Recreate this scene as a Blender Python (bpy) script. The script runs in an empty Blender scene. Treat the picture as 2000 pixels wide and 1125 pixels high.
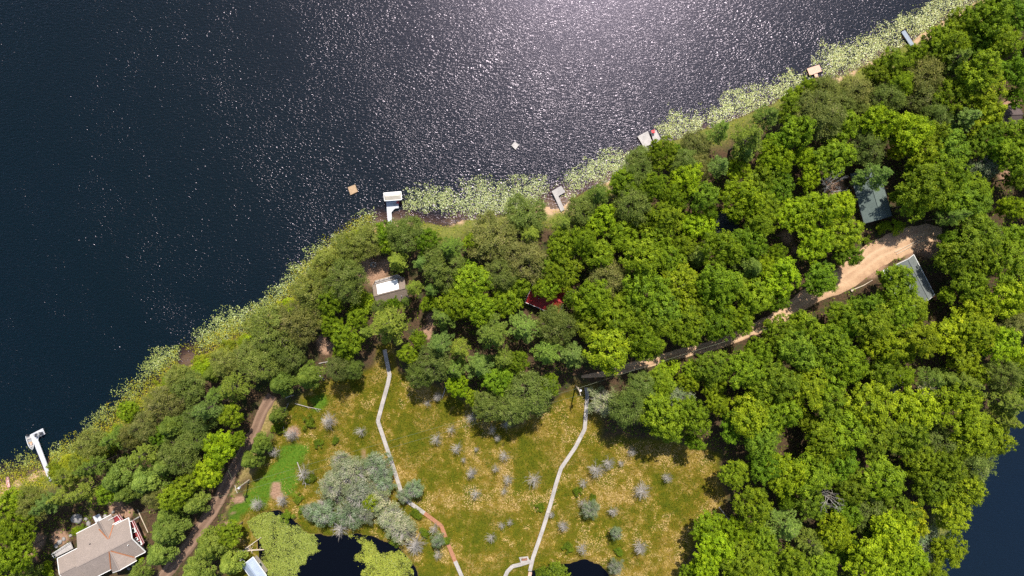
import bpy, math, random
import numpy as np

# ---------------------------------------------------------------- camera, sky, sun, exposure
S = bpy.context.scene
COL = S.collection
MPP = 0.13                      # metres per photo pixel at lake level
CAMH = MPP * 1350.0             # drone height above the lake
cam_d = bpy.data.cameras.new('camera')
cam_d.sensor_width = 36.0
cam_d.lens = 36.0 * 1350.0 / 2000.0
cam_d.clip_start = 1.0
cam_d.clip_end = 8000.0
cam = bpy.data.objects.new('camera', cam_d)
cam.location = (0, 0, CAMH)
cam.rotation_euler = (0, 0, 0)
COL.objects.link(cam)
S.camera = cam

SUN_ZEN = math.radians(31.0)
SUN_DX, SUN_DY = 0.21, 0.978     # ground direction towards the sun (x right, y up in the photo)
world = bpy.data.worlds.new('World')
S.world = world
world.use_nodes = True
wn = world.node_tree
bgn = wn.nodes['Background']
sky = wn.nodes.new('ShaderNodeTexSky')
sky.sky_type = 'NISHITA'
sky.sun_disc = False
sky.sun_elevation = math.pi / 2 - SUN_ZEN
sky.sun_rotation = math.atan2(SUN_DX, SUN_DY)
wn.links.new(sky.outputs[0], bgn.inputs[0])
bgn.inputs[1].default_value = 0.12
sun_d = bpy.data.lights.new('sun', 'SUN')
sun_d.energy = 5.0
sun_d.angle = math.radians(0.55)
sun_d.color = (1.0, 0.95, 0.86)
sun = bpy.data.objects.new('sun', sun_d)
from mathutils import Vector
_d = Vector((SUN_DX * math.sin(SUN_ZEN), SUN_DY * math.sin(SUN_ZEN), math.cos(SUN_ZEN)))
sun.rotation_euler = _d.to_track_quat('Z', 'Y').to_euler()
COL.objects.link(sun)
S.view_settings.view_transform = 'Standard'
S.view_settings.look = 'None'
S.view_settings.exposure = 0.58
S.view_settings.gamma = 1.0
S.render.engine = 'CYCLES'
cy = S.cycles
cy.use_denoising = False
cy.max_bounces = 5
cy.diffuse_bounces = 2
cy.glossy_bounces = 2
cy.transmission_bounces = 3
cy.transparent_max_bounces = 10
cy.caustics_reflective = False
cy.caustics_refractive = False
cy.sample_clamp_indirect = 4.0

RNG = np.random.default_rng(7)
random.seed(7)

# ---------------------------------------------------------------- coordinates and helpers
def W(px, py, z=0.0):
    """photo position of something standing z metres above the lake -> ground-plan metres"""
    k = (CAMH - z) / CAMH * MPP
    return np.array([(px - 1000.0) * k, (562.5 - py) * k])

def WP(pts, z=0.0):
    return np.array([W(p[0], p[1], z) for p in pts])

_TAB = np.random.default_rng(3).random((256, 256))
def vnoise(x, y, scale, seed=0):
    x = np.asarray(x) / scale + seed * 17.3
    y = np.asarray(y) / scale + seed * 9.7
    xi = np.floor(x).astype(int); yi = np.floor(y).astype(int)
    fx = x - xi; fy = y - yi
    fx = fx * fx * (3 - 2 * fx); fy = fy * fy * (3 - 2 * fy)
    g = lambda a, b: _TAB[a % 256, b % 256]
    return (g(xi, yi) * (1 - fx) + g(xi + 1, yi) * fx) * (1 - fy) + (g(xi, yi + 1) * (1 - fx) + g(xi + 1, yi + 1) * fx) * fy

def fbm(x, y, scale, seed=0):
    return 0.55 * vnoise(x, y, scale, seed) + 0.3 * vnoise(x, y, scale / 2.1, seed + 1) + 0.15 * vnoise(x, y, scale / 4.3, seed + 2)

def sd(poly, X, Y):
    """signed distance to a polygon, positive inside"""
    X = np.asarray(X, float); Y = np.asarray(Y, float)
    best = np.full(X.shape, 1e18)
    ins = np.zeros(X.shape, bool)
    n = len(poly)
    for i in range(n):
        ax, ay = poly[i]; bx, by = poly[(i + 1) % n]
        ex, ey = bx - ax, by - ay
        L = ex * ex + ey * ey + 1e-12
        t = np.clip(((X - ax) * ex + (Y - ay) * ey) / L, 0, 1)
        d = (X - ax - t * ex) ** 2 + (Y - ay - t * ey) ** 2
        best = np.minimum(best, d)
        c = ((ay > Y) != (by > Y)) & (X < (bx - ax) * (Y - ay) / (by - ay + 1e-12) + ax)
        ins ^= c
    d = np.sqrt(best)
    return np.where(ins, d, -d)

def dline(pts, X, Y):
    best = np.full(np.shape(X), 1e18)
    for (ax, ay), (bx, by) in zip(pts[:-1], pts[1:]):
        ex, ey = bx - ax, by - ay
        t = np.clip(((X - ax) * ex + (Y - ay) * ey) / (ex * ex + ey * ey + 1e-12), 0, 1)
        best = np.minimum(best, (X - ax - t * ex) ** 2 + (Y - ay - t * ey) ** 2)
    return np.sqrt(best)

def ss(a, b, x):
    t = np.clip((x - a) / (b - a), 0, 1)
    return t * t * (3 - 2 * t)

def link(o, parent=None):
    COL.objects.link(o)
    if parent is not None:
        o.parent = parent
    return o

def tag(o, label=None, cat=None, group=None, kind=None):
    if label: o['label'] = label
    if cat: o['category'] = cat
    if group: o['group'] = group
    if kind: o['kind'] = kind
    return o

def empty(name, loc=(0, 0, 0), rz=0.0):
    o = bpy.data.objects.new(name, None)
    o.empty_display_size = 0.3
    o.location = loc
    o.rotation_euler = (0, 0, rz)
    return link(o)

def np_mesh(name, V, F, mat=None, attrs=None, smooth=False):
    V = np.asarray(V, np.float32); F = np.asarray(F, np.int32)
    me = bpy.data.meshes.new(name)
    n, k = F.shape
    me.vertices.add(len(V)); me.vertices.foreach_set('co', V.ravel())
    me.loops.add(n * k); me.loops.foreach_set('vertex_index', F.ravel())
    me.polygons.add(n)
    me.polygons.foreach_set('loop_start', np.arange(n, dtype=np.int32) * k)
    me.polygons.foreach_set('loop_total', np.full(n, k, np.int32))
    if smooth:
        me.polygons.foreach_set('use_smooth', np.ones(n, bool))
    me.update(calc_edges=True)
    for a, v in (attrs or {}).items():
        at = me.attributes.new(a, 'FLOAT', 'POINT')
        at.data.foreach_set('value', np.asarray(v, np.float32))
    if mat: me.materials.append(mat)
    return me

def obj(name, me, parent=None, loc=None):
    o = bpy.data.objects.new(name, me)
    if loc is not None: o.location = loc
    return link(o, parent)

class MB:
    """collects boxes, prisms, tubes for one mesh"""
    def __init__(s): s.v = []; s.f = []
    def add(s, V, F):
        b = len(s.v); s.v += [tuple(map(float, p)) for p in V]; s.f += [tuple(i + b for i in f) for f in F]; return s
    def prism(s, poly, z0, z1):
        n = len(poly)
        a = sum(poly[i][0] * poly[(i + 1) % n][1] - poly[(i + 1) % n][0] * poly[i][1] for i in range(n))
        if a < 0: poly = list(poly)[::-1]
        V = [(p[0], p[1], z0) for p in poly] + [(p[0], p[1], z1) for p in poly]
        F = [tuple(range(n - 1, -1, -1)), tuple(range(n, 2 * n))] + [(i, (i + 1) % n, n + (i + 1) % n, n + i) for i in range(n)]
        return s.add(V, F)
    def box(s, c, d, rz=0.0):
        x, y, z = c; hx, hy, hz_ = d[0] / 2, d[1] / 2, d[2] / 2
        cs, sn = math.cos(rz), math.sin(rz)
        return s.prism([(x + cs * a - sn * b, y + sn * a + cs * b) for a, b in ((-hx, -hy), (hx, -hy), (hx, hy), (-hx, hy))], z - hz_, z + hz_)
    def beam(s, p, q, w, h):
        """square bar from p to q"""
        p = np.array(p, float); q = np.array(q, float); d = q - p; d /= np.linalg.norm(d) + 1e-9
        u = np.cross(d, (0, 0, 1.0))
        if np.linalg.norm(u) < 1e-4: u = np.array((1.0, 0, 0))
        u /= np.linalg.norm(u); w2 = np.cross(u, d)
        V = [e + u * a * w / 2 + w2 * b * h / 2 for e in (p, q) for a, b in ((-1, -1), (1, -1), (1, 1), (-1, 1))]
        return s.add(V, [(0, 1, 2, 3)[::-1], (4, 5, 6, 7), (0, 1, 5, 4), (1, 2, 6, 5), (2, 3, 7, 6), (3, 0, 4, 7)])
    def tube(s, pts, r, n=6):
        pts = [np.array(p, float) for p in pts]
        rs = r if hasattr(r, '__len__') else [r] * len(pts)
        V = []
        for i, p in enumerate(pts):
            d = pts[min(i + 1, len(pts) - 1)] - pts[max(i - 1, 0)]
            d /= np.linalg.norm(d) + 1e-9
            u = np.cross(d, (0.31, 0.95, 0.05) if abs(d[2]) > 0.6 else (0, 0, 1.0)); u /= np.linalg.norm(u) + 1e-9
            w = np.cross(d, u)
            V += [p + (u * math.cos(2 * math.pi * k / n) + w * math.sin(2 * math.pi * k / n)) * rs[i] for k in range(n)]
        F = [(i * n + k, i * n + (k + 1) % n, (i + 1) * n + (k + 1) % n, (i + 1) * n + k) for i in range(len(pts) - 1) for k in range(n)]
        F += [tuple(range(n))[::-1], tuple(range((len(pts) - 1) * n, len(pts) * n))]
        return s.add(V, F)
    def mesh(s, name, mat, smooth=False):
        me = bpy.data.meshes.new(name)
        me.from_pydata(s.v, [], s.f); me.update()
        if smooth: me.polygons.foreach_set('use_smooth', np.ones(len(me.polygons), bool))
        if mat: me.materials.append(mat)
        return me
    def build(s, name, mat, parent=None, loc=None, smooth=False):
        return obj(name, s.mesh(name, mat, smooth), parent, loc)

def clip_half(poly, nx, ny, c):
    """keep nx*x+ny*y <= c"""
    out = []
    for i in range(len(poly)):
        p, q = poly[i], poly[(i + 1) % len(poly)]
        dp = nx * p[0] + ny * p[1] - c; dq = nx * q[0] + ny * q[1] - c
        if dp <= 0: out.append(p)
        if (dp < 0) != (dq < 0) and abs(dp - dq) > 1e-9:
            t = dp / (dp - dq); out.append((p[0] + (q[0] - p[0]) * t, p[1] + (q[1] - p[1]) * t))
    return out

def boards(mb, poly, dirv, z0, z1, bw=0.2, gap=0.022, seed=0):
    """boards running along dirv cut to the outline poly"""
    r = random.Random(seed)
    d = np.array(dirv, float); d /= np.linalg.norm(d); n = np.array((-d[1], d[0]))
    t = [float(np.dot(n, p)) for p in poly]
    a = min(t)
    while a < max(t) - 0.03:
        b = a + bw - gap
        q = clip_half([tuple(p) for p in poly], n[0], n[1], b)
        q = clip_half(q, -n[0], -n[1], -a) if len(q) > 2 else q
        if len(q) > 2:
            mb.prism(q, z0, z1 + r.uniform(-0.006, 0.006))
        a += bw
    return mb

# ---------------------------------------------------------------- materials
def new_mat(name):
    m = bpy.data.materials.new(name); m.use_nodes = True
    nt = m.node_tree
    return m, nt, nt.nodes['Principled BSDF'], nt.nodes['Material Output']

def N(nt, typ, **kw):
    n = nt.nodes.new(typ)
    for k, v in kw.items():
        if k in n.bl_rna.properties and k != 'inputs': setattr(n, k, v)
    return n

def mixc(nt, fac, a, b, mode='MIX'):
    m = nt.nodes.new('ShaderNodeMix'); m.data_type = 'RGBA'; m.blend_type = mode
    for sock, v in ((m.inputs[0], fac), (m.inputs[6], a), (m.inputs[7], b)):
        if hasattr(v, 'is_output'): nt.links.new(v, sock)
        elif hasattr(v, '__len__'): sock.default_value = (*v[:3], 1.0)
        else: sock.default_value = v
    return m.outputs[2]

def noise(nt, scale, detail=3.0, rough=0.55, vec=None, dist=0.0):
    n = nt.nodes.new('ShaderNodeTexNoise')
    n.inputs['Scale'].default_value = scale; n.inputs['Detail'].default_value = detail
    n.inputs['Roughness'].default_value = rough; n.inputs['Distortion'].default_value = dist
    if vec is not None: nt.links.new(vec, n.inputs['Vector'])
    return n.outputs['Fac']

def ramp(nt, fac, a, b, c0=(0, 0, 0), c1=(1, 1, 1)):
    r = nt.nodes.new('ShaderNodeMapRange'); r.clamp = True
    nt.links.new(fac, r.inputs[0]); r.inputs[1].default_value = a; r.inputs[2].default_value = b
    return r.outputs[0]

def math_n(nt, op, a, b=None):
    m = nt.nodes.new('ShaderNodeMath'); m.operation = op
    for i, v in enumerate((a, b)):
        if v is None: continue
        if hasattr(v, 'is_output'): nt.links.new(v, m.inputs[i])
        else: m.inputs[i].default_value = v
    return m.outputs[0]

def coords(nt): return nt.nodes.new('ShaderNodeTexCoord').outputs['Object']
def geo_pos(nt): return nt.nodes.new('ShaderNodeNewGeometry').outputs['Position']
def attr(nt, name):
    a = nt.nodes.new('ShaderNodeAttribute'); a.attribute_name = name; return a.outputs['Fac']

def bump(nt, h, strength, dist, bsdf):
    b = nt.nodes.new('ShaderNodeBump'); b.inputs['Strength'].default_value = strength; b.inputs['Distance'].default_value = dist
    nt.links.new(h, b.inputs['Height']); nt.links.new(b.outputs[0], bsdf.inputs['Normal'])

def plain(name, c, rough=0.75, var=0.25, scale=2.5, metallic=0.0, c2=None, bumpd=0.0):
    m, nt, p, o = new_mat(name)
    g = geo_pos(nt)
    f = ramp(nt, noise(nt, scale, 4, 0.6, g), 0.3, 0.7)
    c2 = c2 or tuple(x * (1 - var) for x in c)
    col = mixc(nt, f, c, c2)
    f2 = ramp(nt, noise(nt, scale * 7, 3, 0.7, g), 0.35, 0.75)
    col = mixc(nt, math_n(nt, 'MULTIPLY', f2, var * 0.6), col, tuple(x * 0.5 for x in c))
    nt.links.new(col, p.inputs['Base Color'])
    p.inputs['Roughness'].default_value = rough; p.inputs['Metallic'].default_value = metallic
    if bumpd: bump(nt, noise(nt, scale * 6, 4, 0.6, g), 0.6, bumpd, p)
    return m

def shingle(name, c, c2, ang=0.0):
    """asphalt shingles: fine rows, patchy weathering"""
    m, nt, p, o = new_mat(name)
    g = geo_pos(nt)
    mp = nt.nodes.new('ShaderNodeMapping'); nt.links.new(g, mp.inputs[0]); mp.inputs['Rotation'].default_value = (0, 0, -ang)
    br = nt.nodes.new('ShaderNodeTexBrick'); nt.links.new(mp.outputs[0], br.inputs['Vector'])
    br.inputs['Scale'].default_value = 1.0; br.inputs['Brick Width'].default_value = 0.32; br.inputs['Row Height'].default_value = 0.16
    br.inputs['Mortar Size'].default_value = 0.014; br.inputs['Color1'].default_value = (*c, 1); br.inputs['Color2'].default_value = (*c2, 1)
    br.inputs['Mortar'].default_value = (*[x * 0.5 for x in c2], 1); br.inputs['Bias'].default_value = -0.1
    f = ramp(nt, noise(nt, 0.45, 5, 0.6, g), 0.3, 0.7)
    col = mixc(nt, math_n(nt, 'MULTIPLY', f, 0.45), br.outputs[0], tuple(x * 0.72 for x in c2))
    nt.links.new(col, p.inputs['Base Color']); p.inputs['Roughness'].default_value = 0.9
    bump(nt, br.outputs[1], 0.4, 0.02, p)
    return m

def leaf_mat(name, dark, light, odd, trans=0.28, oddlo=0.86):
    """leaf colour = tree's own tint x variation from leaf to leaf"""
    m, nt, p, o = new_mat(name)
    v = attr(nt, 'v')
    oi = nt.nodes.new('ShaderNodeObjectInfo')
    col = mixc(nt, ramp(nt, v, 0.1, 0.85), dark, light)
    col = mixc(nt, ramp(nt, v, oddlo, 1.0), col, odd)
    g = geo_pos(nt)
    patch = ramp(nt, noise(nt, 0.35, 3, 0.6, g), 0.32, 0.68)
    col = mixc(nt, math_n(nt, 'MULTIPLY', patch, 0.35), col, mixc(nt, 1.0, col, (1.3, 1.12, 0.75), 'MULTIPLY'))
    col = mixc(nt, 1.0, col, oi.outputs['Color'], 'MULTIPLY')
    nt.links.new(col, p.inputs['Base Color'])
    p.inputs['Roughness'].default_value = 0.5
    p.inputs['Specular IOR Level'].default_value = 0.1
    tr = nt.nodes.new('ShaderNodeBsdfTranslucent')
    nt.links.new(mixc(nt, 1.0, col, (1.15, 1.2, 0.6), 'MULTIPLY'), tr.inputs[0])
    mx = nt.nodes.new('ShaderNodeMixShader'); mx.inputs[0].default_value = trans
    nt.links.new(p.outputs[0], mx.inputs[1]); nt.links.new(tr.outputs[0], mx.inputs[2])
    nt.links.new(mx.outputs[0], o.inputs['Surface'])
    return m

M = {}
M['leaf'] = leaf_mat('broad_leaves', (0.08, 0.13, 0.008), (0.245, 0.33, 0.017), (0.33, 0.33, 0.035), 0.38)
M['needle'] = leaf_mat('pine_needles', (0.085, 0.13, 0.022), (0.235, 0.3, 0.06), (0.32, 0.32, 0.1), 0.32)
M['olive'] = leaf_mat('olive_needles', (0.085, 0.11, 0.022), (0.21, 0.232, 0.055), (0.3, 0.265, 0.13), 0.28, 0.8)
M['lichen'] = leaf_mat('lichen_needles', (0.11, 0.145, 0.065), (0.24, 0.27, 0.15), (0.42, 0.37, 0.31), 0.15, 0.6)
M['bark'] = plain('bark', (0.13, 0.095, 0.07), 0.9, 0.45, 3.0)
M['deadwood'] = plain('dead_wood', (0.4, 0.36, 0.32), 0.85, 0.4, 4.0)
M['log'] = plain('weathered_log', (0.55, 0.45, 0.34), 0.85, 0.3, 3.0)
M['white_deck'] = plain('white_decking', (0.54, 0.54, 0.58), 0.6, 0.18, 1.0)
M['grey_deck'] = plain('grey_decking', (0.42, 0.385, 0.37), 0.8, 0.3, 1.0)
M['pale_deck'] = plain('pale_decking', (0.46, 0.42, 0.395), 0.8, 0.28, 1.0)
M['pink_deck'] = plain('pinkish_decking', (0.66, 0.42, 0.31), 0.8, 0.18, 1.6)
M['blue_deck'] = plain('slate_blue_decking', (0.27, 0.31, 0.37), 0.7, 0.15, 1.6)
M['tan_deck'] = plain('tan_decking', (0.43, 0.285, 0.165), 0.8, 0.25, 1.5)
M['walk'] = plain('silvered_boardwalk', (0.45, 0.405, 0.37), 0.85, 0.4, 0.7)
M['walk_red'] = plain('red_cedar_boardwalk', (0.38, 0.17, 0.09), 0.8, 0.25, 1.3)
M['maroon'] = plain('maroon_deck_paint', (0.26, 0.028, 0.032), 0.55, 0.2, 1.5)
M['white'] = plain('white_paint', (0.8, 0.79, 0.77), 0.5, 0.08, 2.0)
M['post'] = plain('dock_post_metal', (0.35, 0.35, 0.36), 0.5, 0.2, 3.0, 0.6)
M['dark'] = plain('dark_plastic', (0.03, 0.03, 0.035), 0.5, 0.2, 3.0)
M['glass'] = plain('window_glass', (0.03, 0.04, 0.05), 0.08, 0.1, 1.0)
M['siding'] = plain('tan_siding', (0.4, 0.33, 0.26), 0.8, 0.15, 1.0)
M['logwall'] = plain('brown_log_wall', (0.16, 0.09, 0.05), 0.8, 0.3, 1.0)
M['tan_roof'] = shingle('tan_shingles', (0.32, 0.255, 0.22), (0.255, 0.205, 0.178), math.atan2(0.455, 0.89))
M['brown_roof'] = shingle('brown_shingles', (0.25, 0.19, 0.15), (0.19, 0.145, 0.115), 0.27)
M['shaded_brown_roof'] = shingle('shaded_brown_shingles', (0.11, 0.08, 0.075), (0.085, 0.06, 0.058), 0.1)  # brown shingles darkened: shade over the edge cabin is put into the colour
M['green_roof'] = shingle('green_grey_shingles', (0.125, 0.16, 0.145), (0.095, 0.125, 0.112), 1.3)
M['grey_roof'] = shingle('grey_shingles', (0.155, 0.17, 0.16), (0.125, 0.138, 0.13), 0.48)
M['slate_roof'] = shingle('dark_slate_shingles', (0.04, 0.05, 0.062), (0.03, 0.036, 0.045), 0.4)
M['red_roof'] = plain('red_metal_roof', (0.36, 0.02, 0.024), 0.4, 0.25, 0.8, 0.1)
M['white_roof'] = plain('white_metal_roof', (0.8, 0.82, 0.85), 0.35, 0.06, 0.8)
M['pale_roof'] = plain('pale_blue_metal_roof', (0.3, 0.35, 0.44), 0.4, 0.25, 0.8, 0.1)
M['rust'] = plain('rusty_valley_flashing', (0.36, 0.14, 0.06), 0.7, 0.35, 2.5)
M['canvas'] = plain('beige_canvas', (0.55, 0.5, 0.43), 0.85, 0.15, 1.5, c2=(0.42, 0.38, 0.31))
M['red'] = plain('red_fabric', (0.6, 0.05, 0.06), 0.6, 0.2, 4.0)
M['pink'] = plain('pink_plastic', (0.72, 0.42, 0.42), 0.4, 0.12, 2.0)
M['hull'] = plain('white_boat_hull', (0.72, 0.73, 0.74), 0.3, 0.1, 2.0)
M['boat_in'] = plain('grey_boat_liner', (0.28, 0.28, 0.29), 0.7, 0.2, 3.0)
M['rock'] = plain('grey_boulder', (0.3, 0.28, 0.27), 0.9, 0.45, 1.4, bumpd=0.08)
M['wire'] = plain('cable', (0.14, 0.16, 0.09), 0.6, 0.1, 1.0)
M['tub'] = plain('hot_tub_cover', (0.5, 0.5, 0.54), 0.6, 0.12, 2.0)

# ---------------------------------------------------------------- the lie of the land
SHORE = [(-900, 1180), (-300, 1012), (0, 948), (60, 928), (100, 914), (140, 892), (180, 866), (215, 832), (250, 802), (290, 764), (320, 741),
         (345, 726), (400, 690), (440, 670), (480, 652), (520, 628), (560, 594), (600, 548), (640, 503), (680, 470), (715, 449), (740, 441),
         (790, 431), (830, 434), (870, 438), (905, 434), (950, 427), (1000, 415), (1055, 402), (1080, 412), (1100, 406), (1118, 388), (1150, 372),
         (1190, 352), (1215, 337), (1238, 307), (1270, 294), (1300, 280), (1350, 262), (1400, 246), (1450, 224), (1500, 205), (1545, 180),
         (1600, 160), (1650, 148), (1700, 122), (1760, 88), (1800, 68), (1850, 37), (1900, 8), (1940, -12), (2100, -90), (2700, -380)]
LAND = SHORE + [(2900, 560), (2300, 690), (2080, 760), (1985, 800), (1935, 835), (1910, 890), (1880, 960), (1850, 1040), (1825, 1110), (1790, 1220), (1700, 1500),
                (1600, 1900), (-900, 1900)]
POND1 = [(478, 1018), (505, 1004), (545, 1000), (592, 1038), (640, 1046), (690, 1042), (722, 1050), (780, 1066), (808, 1098), (818, 1135), (800, 1280), (560, 1300), (500, 1200), (492, 1110), (505, 1090), (500, 1055)]
POND2 = [(1038, 1117), (1062, 1110), (1100, 1102), (1140, 1094), (1172, 1104), (1186, 1130), (1190, 1210), (1110, 1240), (1035, 1190)]
BOG = [(548, 800), (600, 768), (640, 742), (700, 722), (734, 716), (737, 676), (768, 676), (774, 726), (850, 752), (900, 775), (1000, 832), (1060, 785), (1112, 766), (1126, 748), (1164, 748),
       (1175, 850), (1250, 858), (1340, 862), (1400, 885), (1412, 960), (1402, 1010), (1352, 1062), (1322, 1135), (1330, 1320), (420, 1320), (452, 1030), (486, 958), (520, 890)]
LAWN = [[(452, 1024), (462, 985), (498, 950), (532, 903), (552, 868), (604, 864), (606, 884), (580, 910), (584, 935), (568, 968), (536, 972), (520, 985), (480, 990), (466, 1018)],
        [(608, 780), (632, 768), (638, 785), (618, 800)]]
w_land = WP(LAND); w_p1 = WP(POND1); w_p2 = WP(POND2); w_bog = WP(BOG); w_lawn = [WP(p) for p in LAWN]
ROAD_MAIN = [(1135, 735), (1180, 729), (1230, 716), (1285, 702), (1335, 688), (1390, 674), (1440, 656), (1500, 629), (1545, 602), (1585, 574), (1625, 556), (1665, 530), (1705, 498), (1750, 478), (1800, 462), (1835, 462)]
ROAD_LEFT = [(532, 772), (515, 800), (500, 838), (484, 868), (462, 908), (443, 945), (424, 985), (398, 1022), (372, 1062), (345, 1095), (315, 1135), (285, 1180)]
WALK_A = [(751, 683), (756, 708), (761, 733), (757, 752), (747, 788), (738, 822), (750, 858), (768, 912), (781, 952), (786, 972), (799, 981), (829, 1002), (862, 1027), (875, 1062), (889, 1096), (903, 1128)]
WALK_B = [(1145, 757), (1147, 772), (1145, 800), (1142, 838), (1124, 873), (1096, 914), (1086, 945), (1076, 982), (1060, 1034), (1041, 1089), (1035, 1115)]
WALK_C = [(1036, 1096), (1018, 1102), (1001, 1106), (991, 1116), (984, 1132)]
DIRT = [((635, 680), 13), ((628, 668), 8), ((838, 618), 9), ((836, 640), 11), ((840, 652), 8), ((1535, 465), 16), ((1548, 490), 10), ((1625, 365), 16), ((1962, 345), 10),
        ((1700, 520), 24), ((1660, 535), 24), ((1770, 480), 26), ((1810, 490), 22), ((268, 1025), 12), ((276, 1045), 10), ((228, 990), 18), ((245, 1000), 14), ((120, 1050), 14), ((720, 535), 26), ((745, 525), 20), ((1075, 610), 14),
        ((540, 965), 9), ((470, 975), 10), ((455, 1000), 10), ((445, 1020), 8), ((540, 955), 8), ((1405, 440), 20), ((1970, 215), 22), ((570, 845), 12), ((60, 1080), 20), ((75, 1060), 16), ((1090, 620), 12), ((710, 885), 10), ((1065, 405), 16), ((1108, 398), 12), ((490, 862), 10)]
SANDY = [((0, 950), 20), ((30, 945), 16), ((60, 932), 14), ((85, 924), 12), ((120, 915), 12), ((5, 972), 14), ((740, 440), 14), ((775, 436), 16), ((795, 430), 10), ((1070, 405), 20), ((1098, 395), 22), ((1110, 380), 10),
         ((1195, 352), 14), ((1170, 362), 12), ((900, 434), 10), ((880, 438), 8)] + [((x, y), 9) for x, y in ((1640, 152), (1670, 138), (1700, 122), (1730, 104), (1790, 78), (1815, 62), (1845, 42), (1880, 20), (1910, 4))] + [((365, 702), 14), ((335, 722), 9)]

def fields(X, Y):
    X = np.asarray(X, float); Y = np.asarray(Y, float)
    near = (np.abs(X) < 260) & (np.abs(Y) < 200)
    wob = (fbm(X, Y, 5.0, 4) - 0.5) * 2.4
    land = sd(w_land, X, Y) + np.where(near, wob * 0.7, 0)
    pond = np.maximum(sd(w_p1, X, Y), sd(w_p2, X, Y)) + wob * 0.8
    bog = sd(w_bog, X, Y) + wob * 1.5
    return land, pond, bog

def height(X, Y, F=None):
    land, pond, bog = F if F is not None else fields(X, Y)
    n1 = fbm(X, Y, 9.0, 11) - 0.5; n2 = fbm(X, Y, 1.6, 14) - 0.5
    up = 0.06 + 1.15 * ss(0, 9, land) + 0.9 * ss(8, 40, land) + n1 * 0.5 * ss(1, 8, land) + n2 * 0.16 * ss(0, 3, land)
    b = ss(-3.0, 2.0, bog)
    up = up * (1 - b) + (0.3 + n1 * 0.18 + n2 * 0.22) * b
    sh = np.zeros_like(land)
    for c, r in SANDY:
        q = W(*c, 0.0); sh = np.maximum(sh, 1 - ss(r * MPP * 1.2, r * MPP * 3.2, np.hypot(X - q[0], Y - q[1])))
    out = np.maximum(-land, 0)
    dn = -0.03 - (0.7 - 0.62 * sh) * out - 0.02 * out ** 2
    dn = np.maximum(dn, -12.0) + n1 * 0.12
    z = np.where(land > 0, up, np.minimum(dn, -0.02))
    pd = -0.05 - 0.45 * pond
    z = np.where((pond > 0), np.maximum(pd, -2.5), np.where((pond > -1.2) & (land > 0), z * ss(0, 1.2, -pond) + 0.04, z))
    return z

def hz(x, y):
    return float(height(np.array([x]), np.array([y]))[0])

def axis(half, step, far):
    a = np.arange(0, half + step / 2, step); b = [half]; d = step
    while b[-1] < far:
        d *= 1.28; b.append(b[-1] + d)
    a = np.concatenate([a, b[1:]])
    return np.concatenate([-a[:0:-1], a])

gx = axis(140, 0.55, 2500); gy = axis(84, 0.55, 2500)
GX, GY = np.meshgrid(gx, gy)
Fg = fields(GX, GY)
GZ = height(GX, GY, Fg)
land, pond, bog = Fg
n_a = fbm(GX, GY, 3.0, 21); n_b = fbm(GX, GY, 7.0, 25)
a_bog = ss(-1.0, 1.0, bog) * (land > 0)
a_lawn = np.zeros_like(GX)
for p in w_lawn: a_lawn = np.maximum(a_lawn, ss(-0.7, 0.7, sd(p, GX, GY) + (n_a - 0.5) * 3.0))
def blobs(lst):
    a = np.zeros_like(GX)
    for (c, r) in lst:
        q = W(*c, 1.0); d = np.hypot(GX - q[0], GY - q[1]) + (n_a - 0.5) * 3.2
        a = np.maximum(a, 1 - ss(r * MPP * 0.65, r * MPP * 1.25, d))
    return a
a_dirt = blobs(DIRT)
a_sand = blobs(SANDY)
a_edge = ss(0.0, 0.6, land) * (1 - ss(1.5, 7.0, land + (n_b - 0.5) * 4)) * (bog < 0)
verge = np.minimum(dline(WP(ROAD_LEFT, 1), GX, GY), 1e3)
a_verge = (1 - ss(2.0, 5.0, verge + (n_a - 0.5) * 3)) * (bog > -3)
a_sand = np.maximum(a_sand, 0.0)
nx_, ny_ = len(gx), len(gy)
idx = np.arange(nx_ * ny_).reshape(ny_, nx_)
Fq = np.stack([idx[:-1, :-1], idx[:-1, 1:], idx[1:, 1:], idx[1:, :-1]], -1).reshape(-1, 4)

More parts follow.
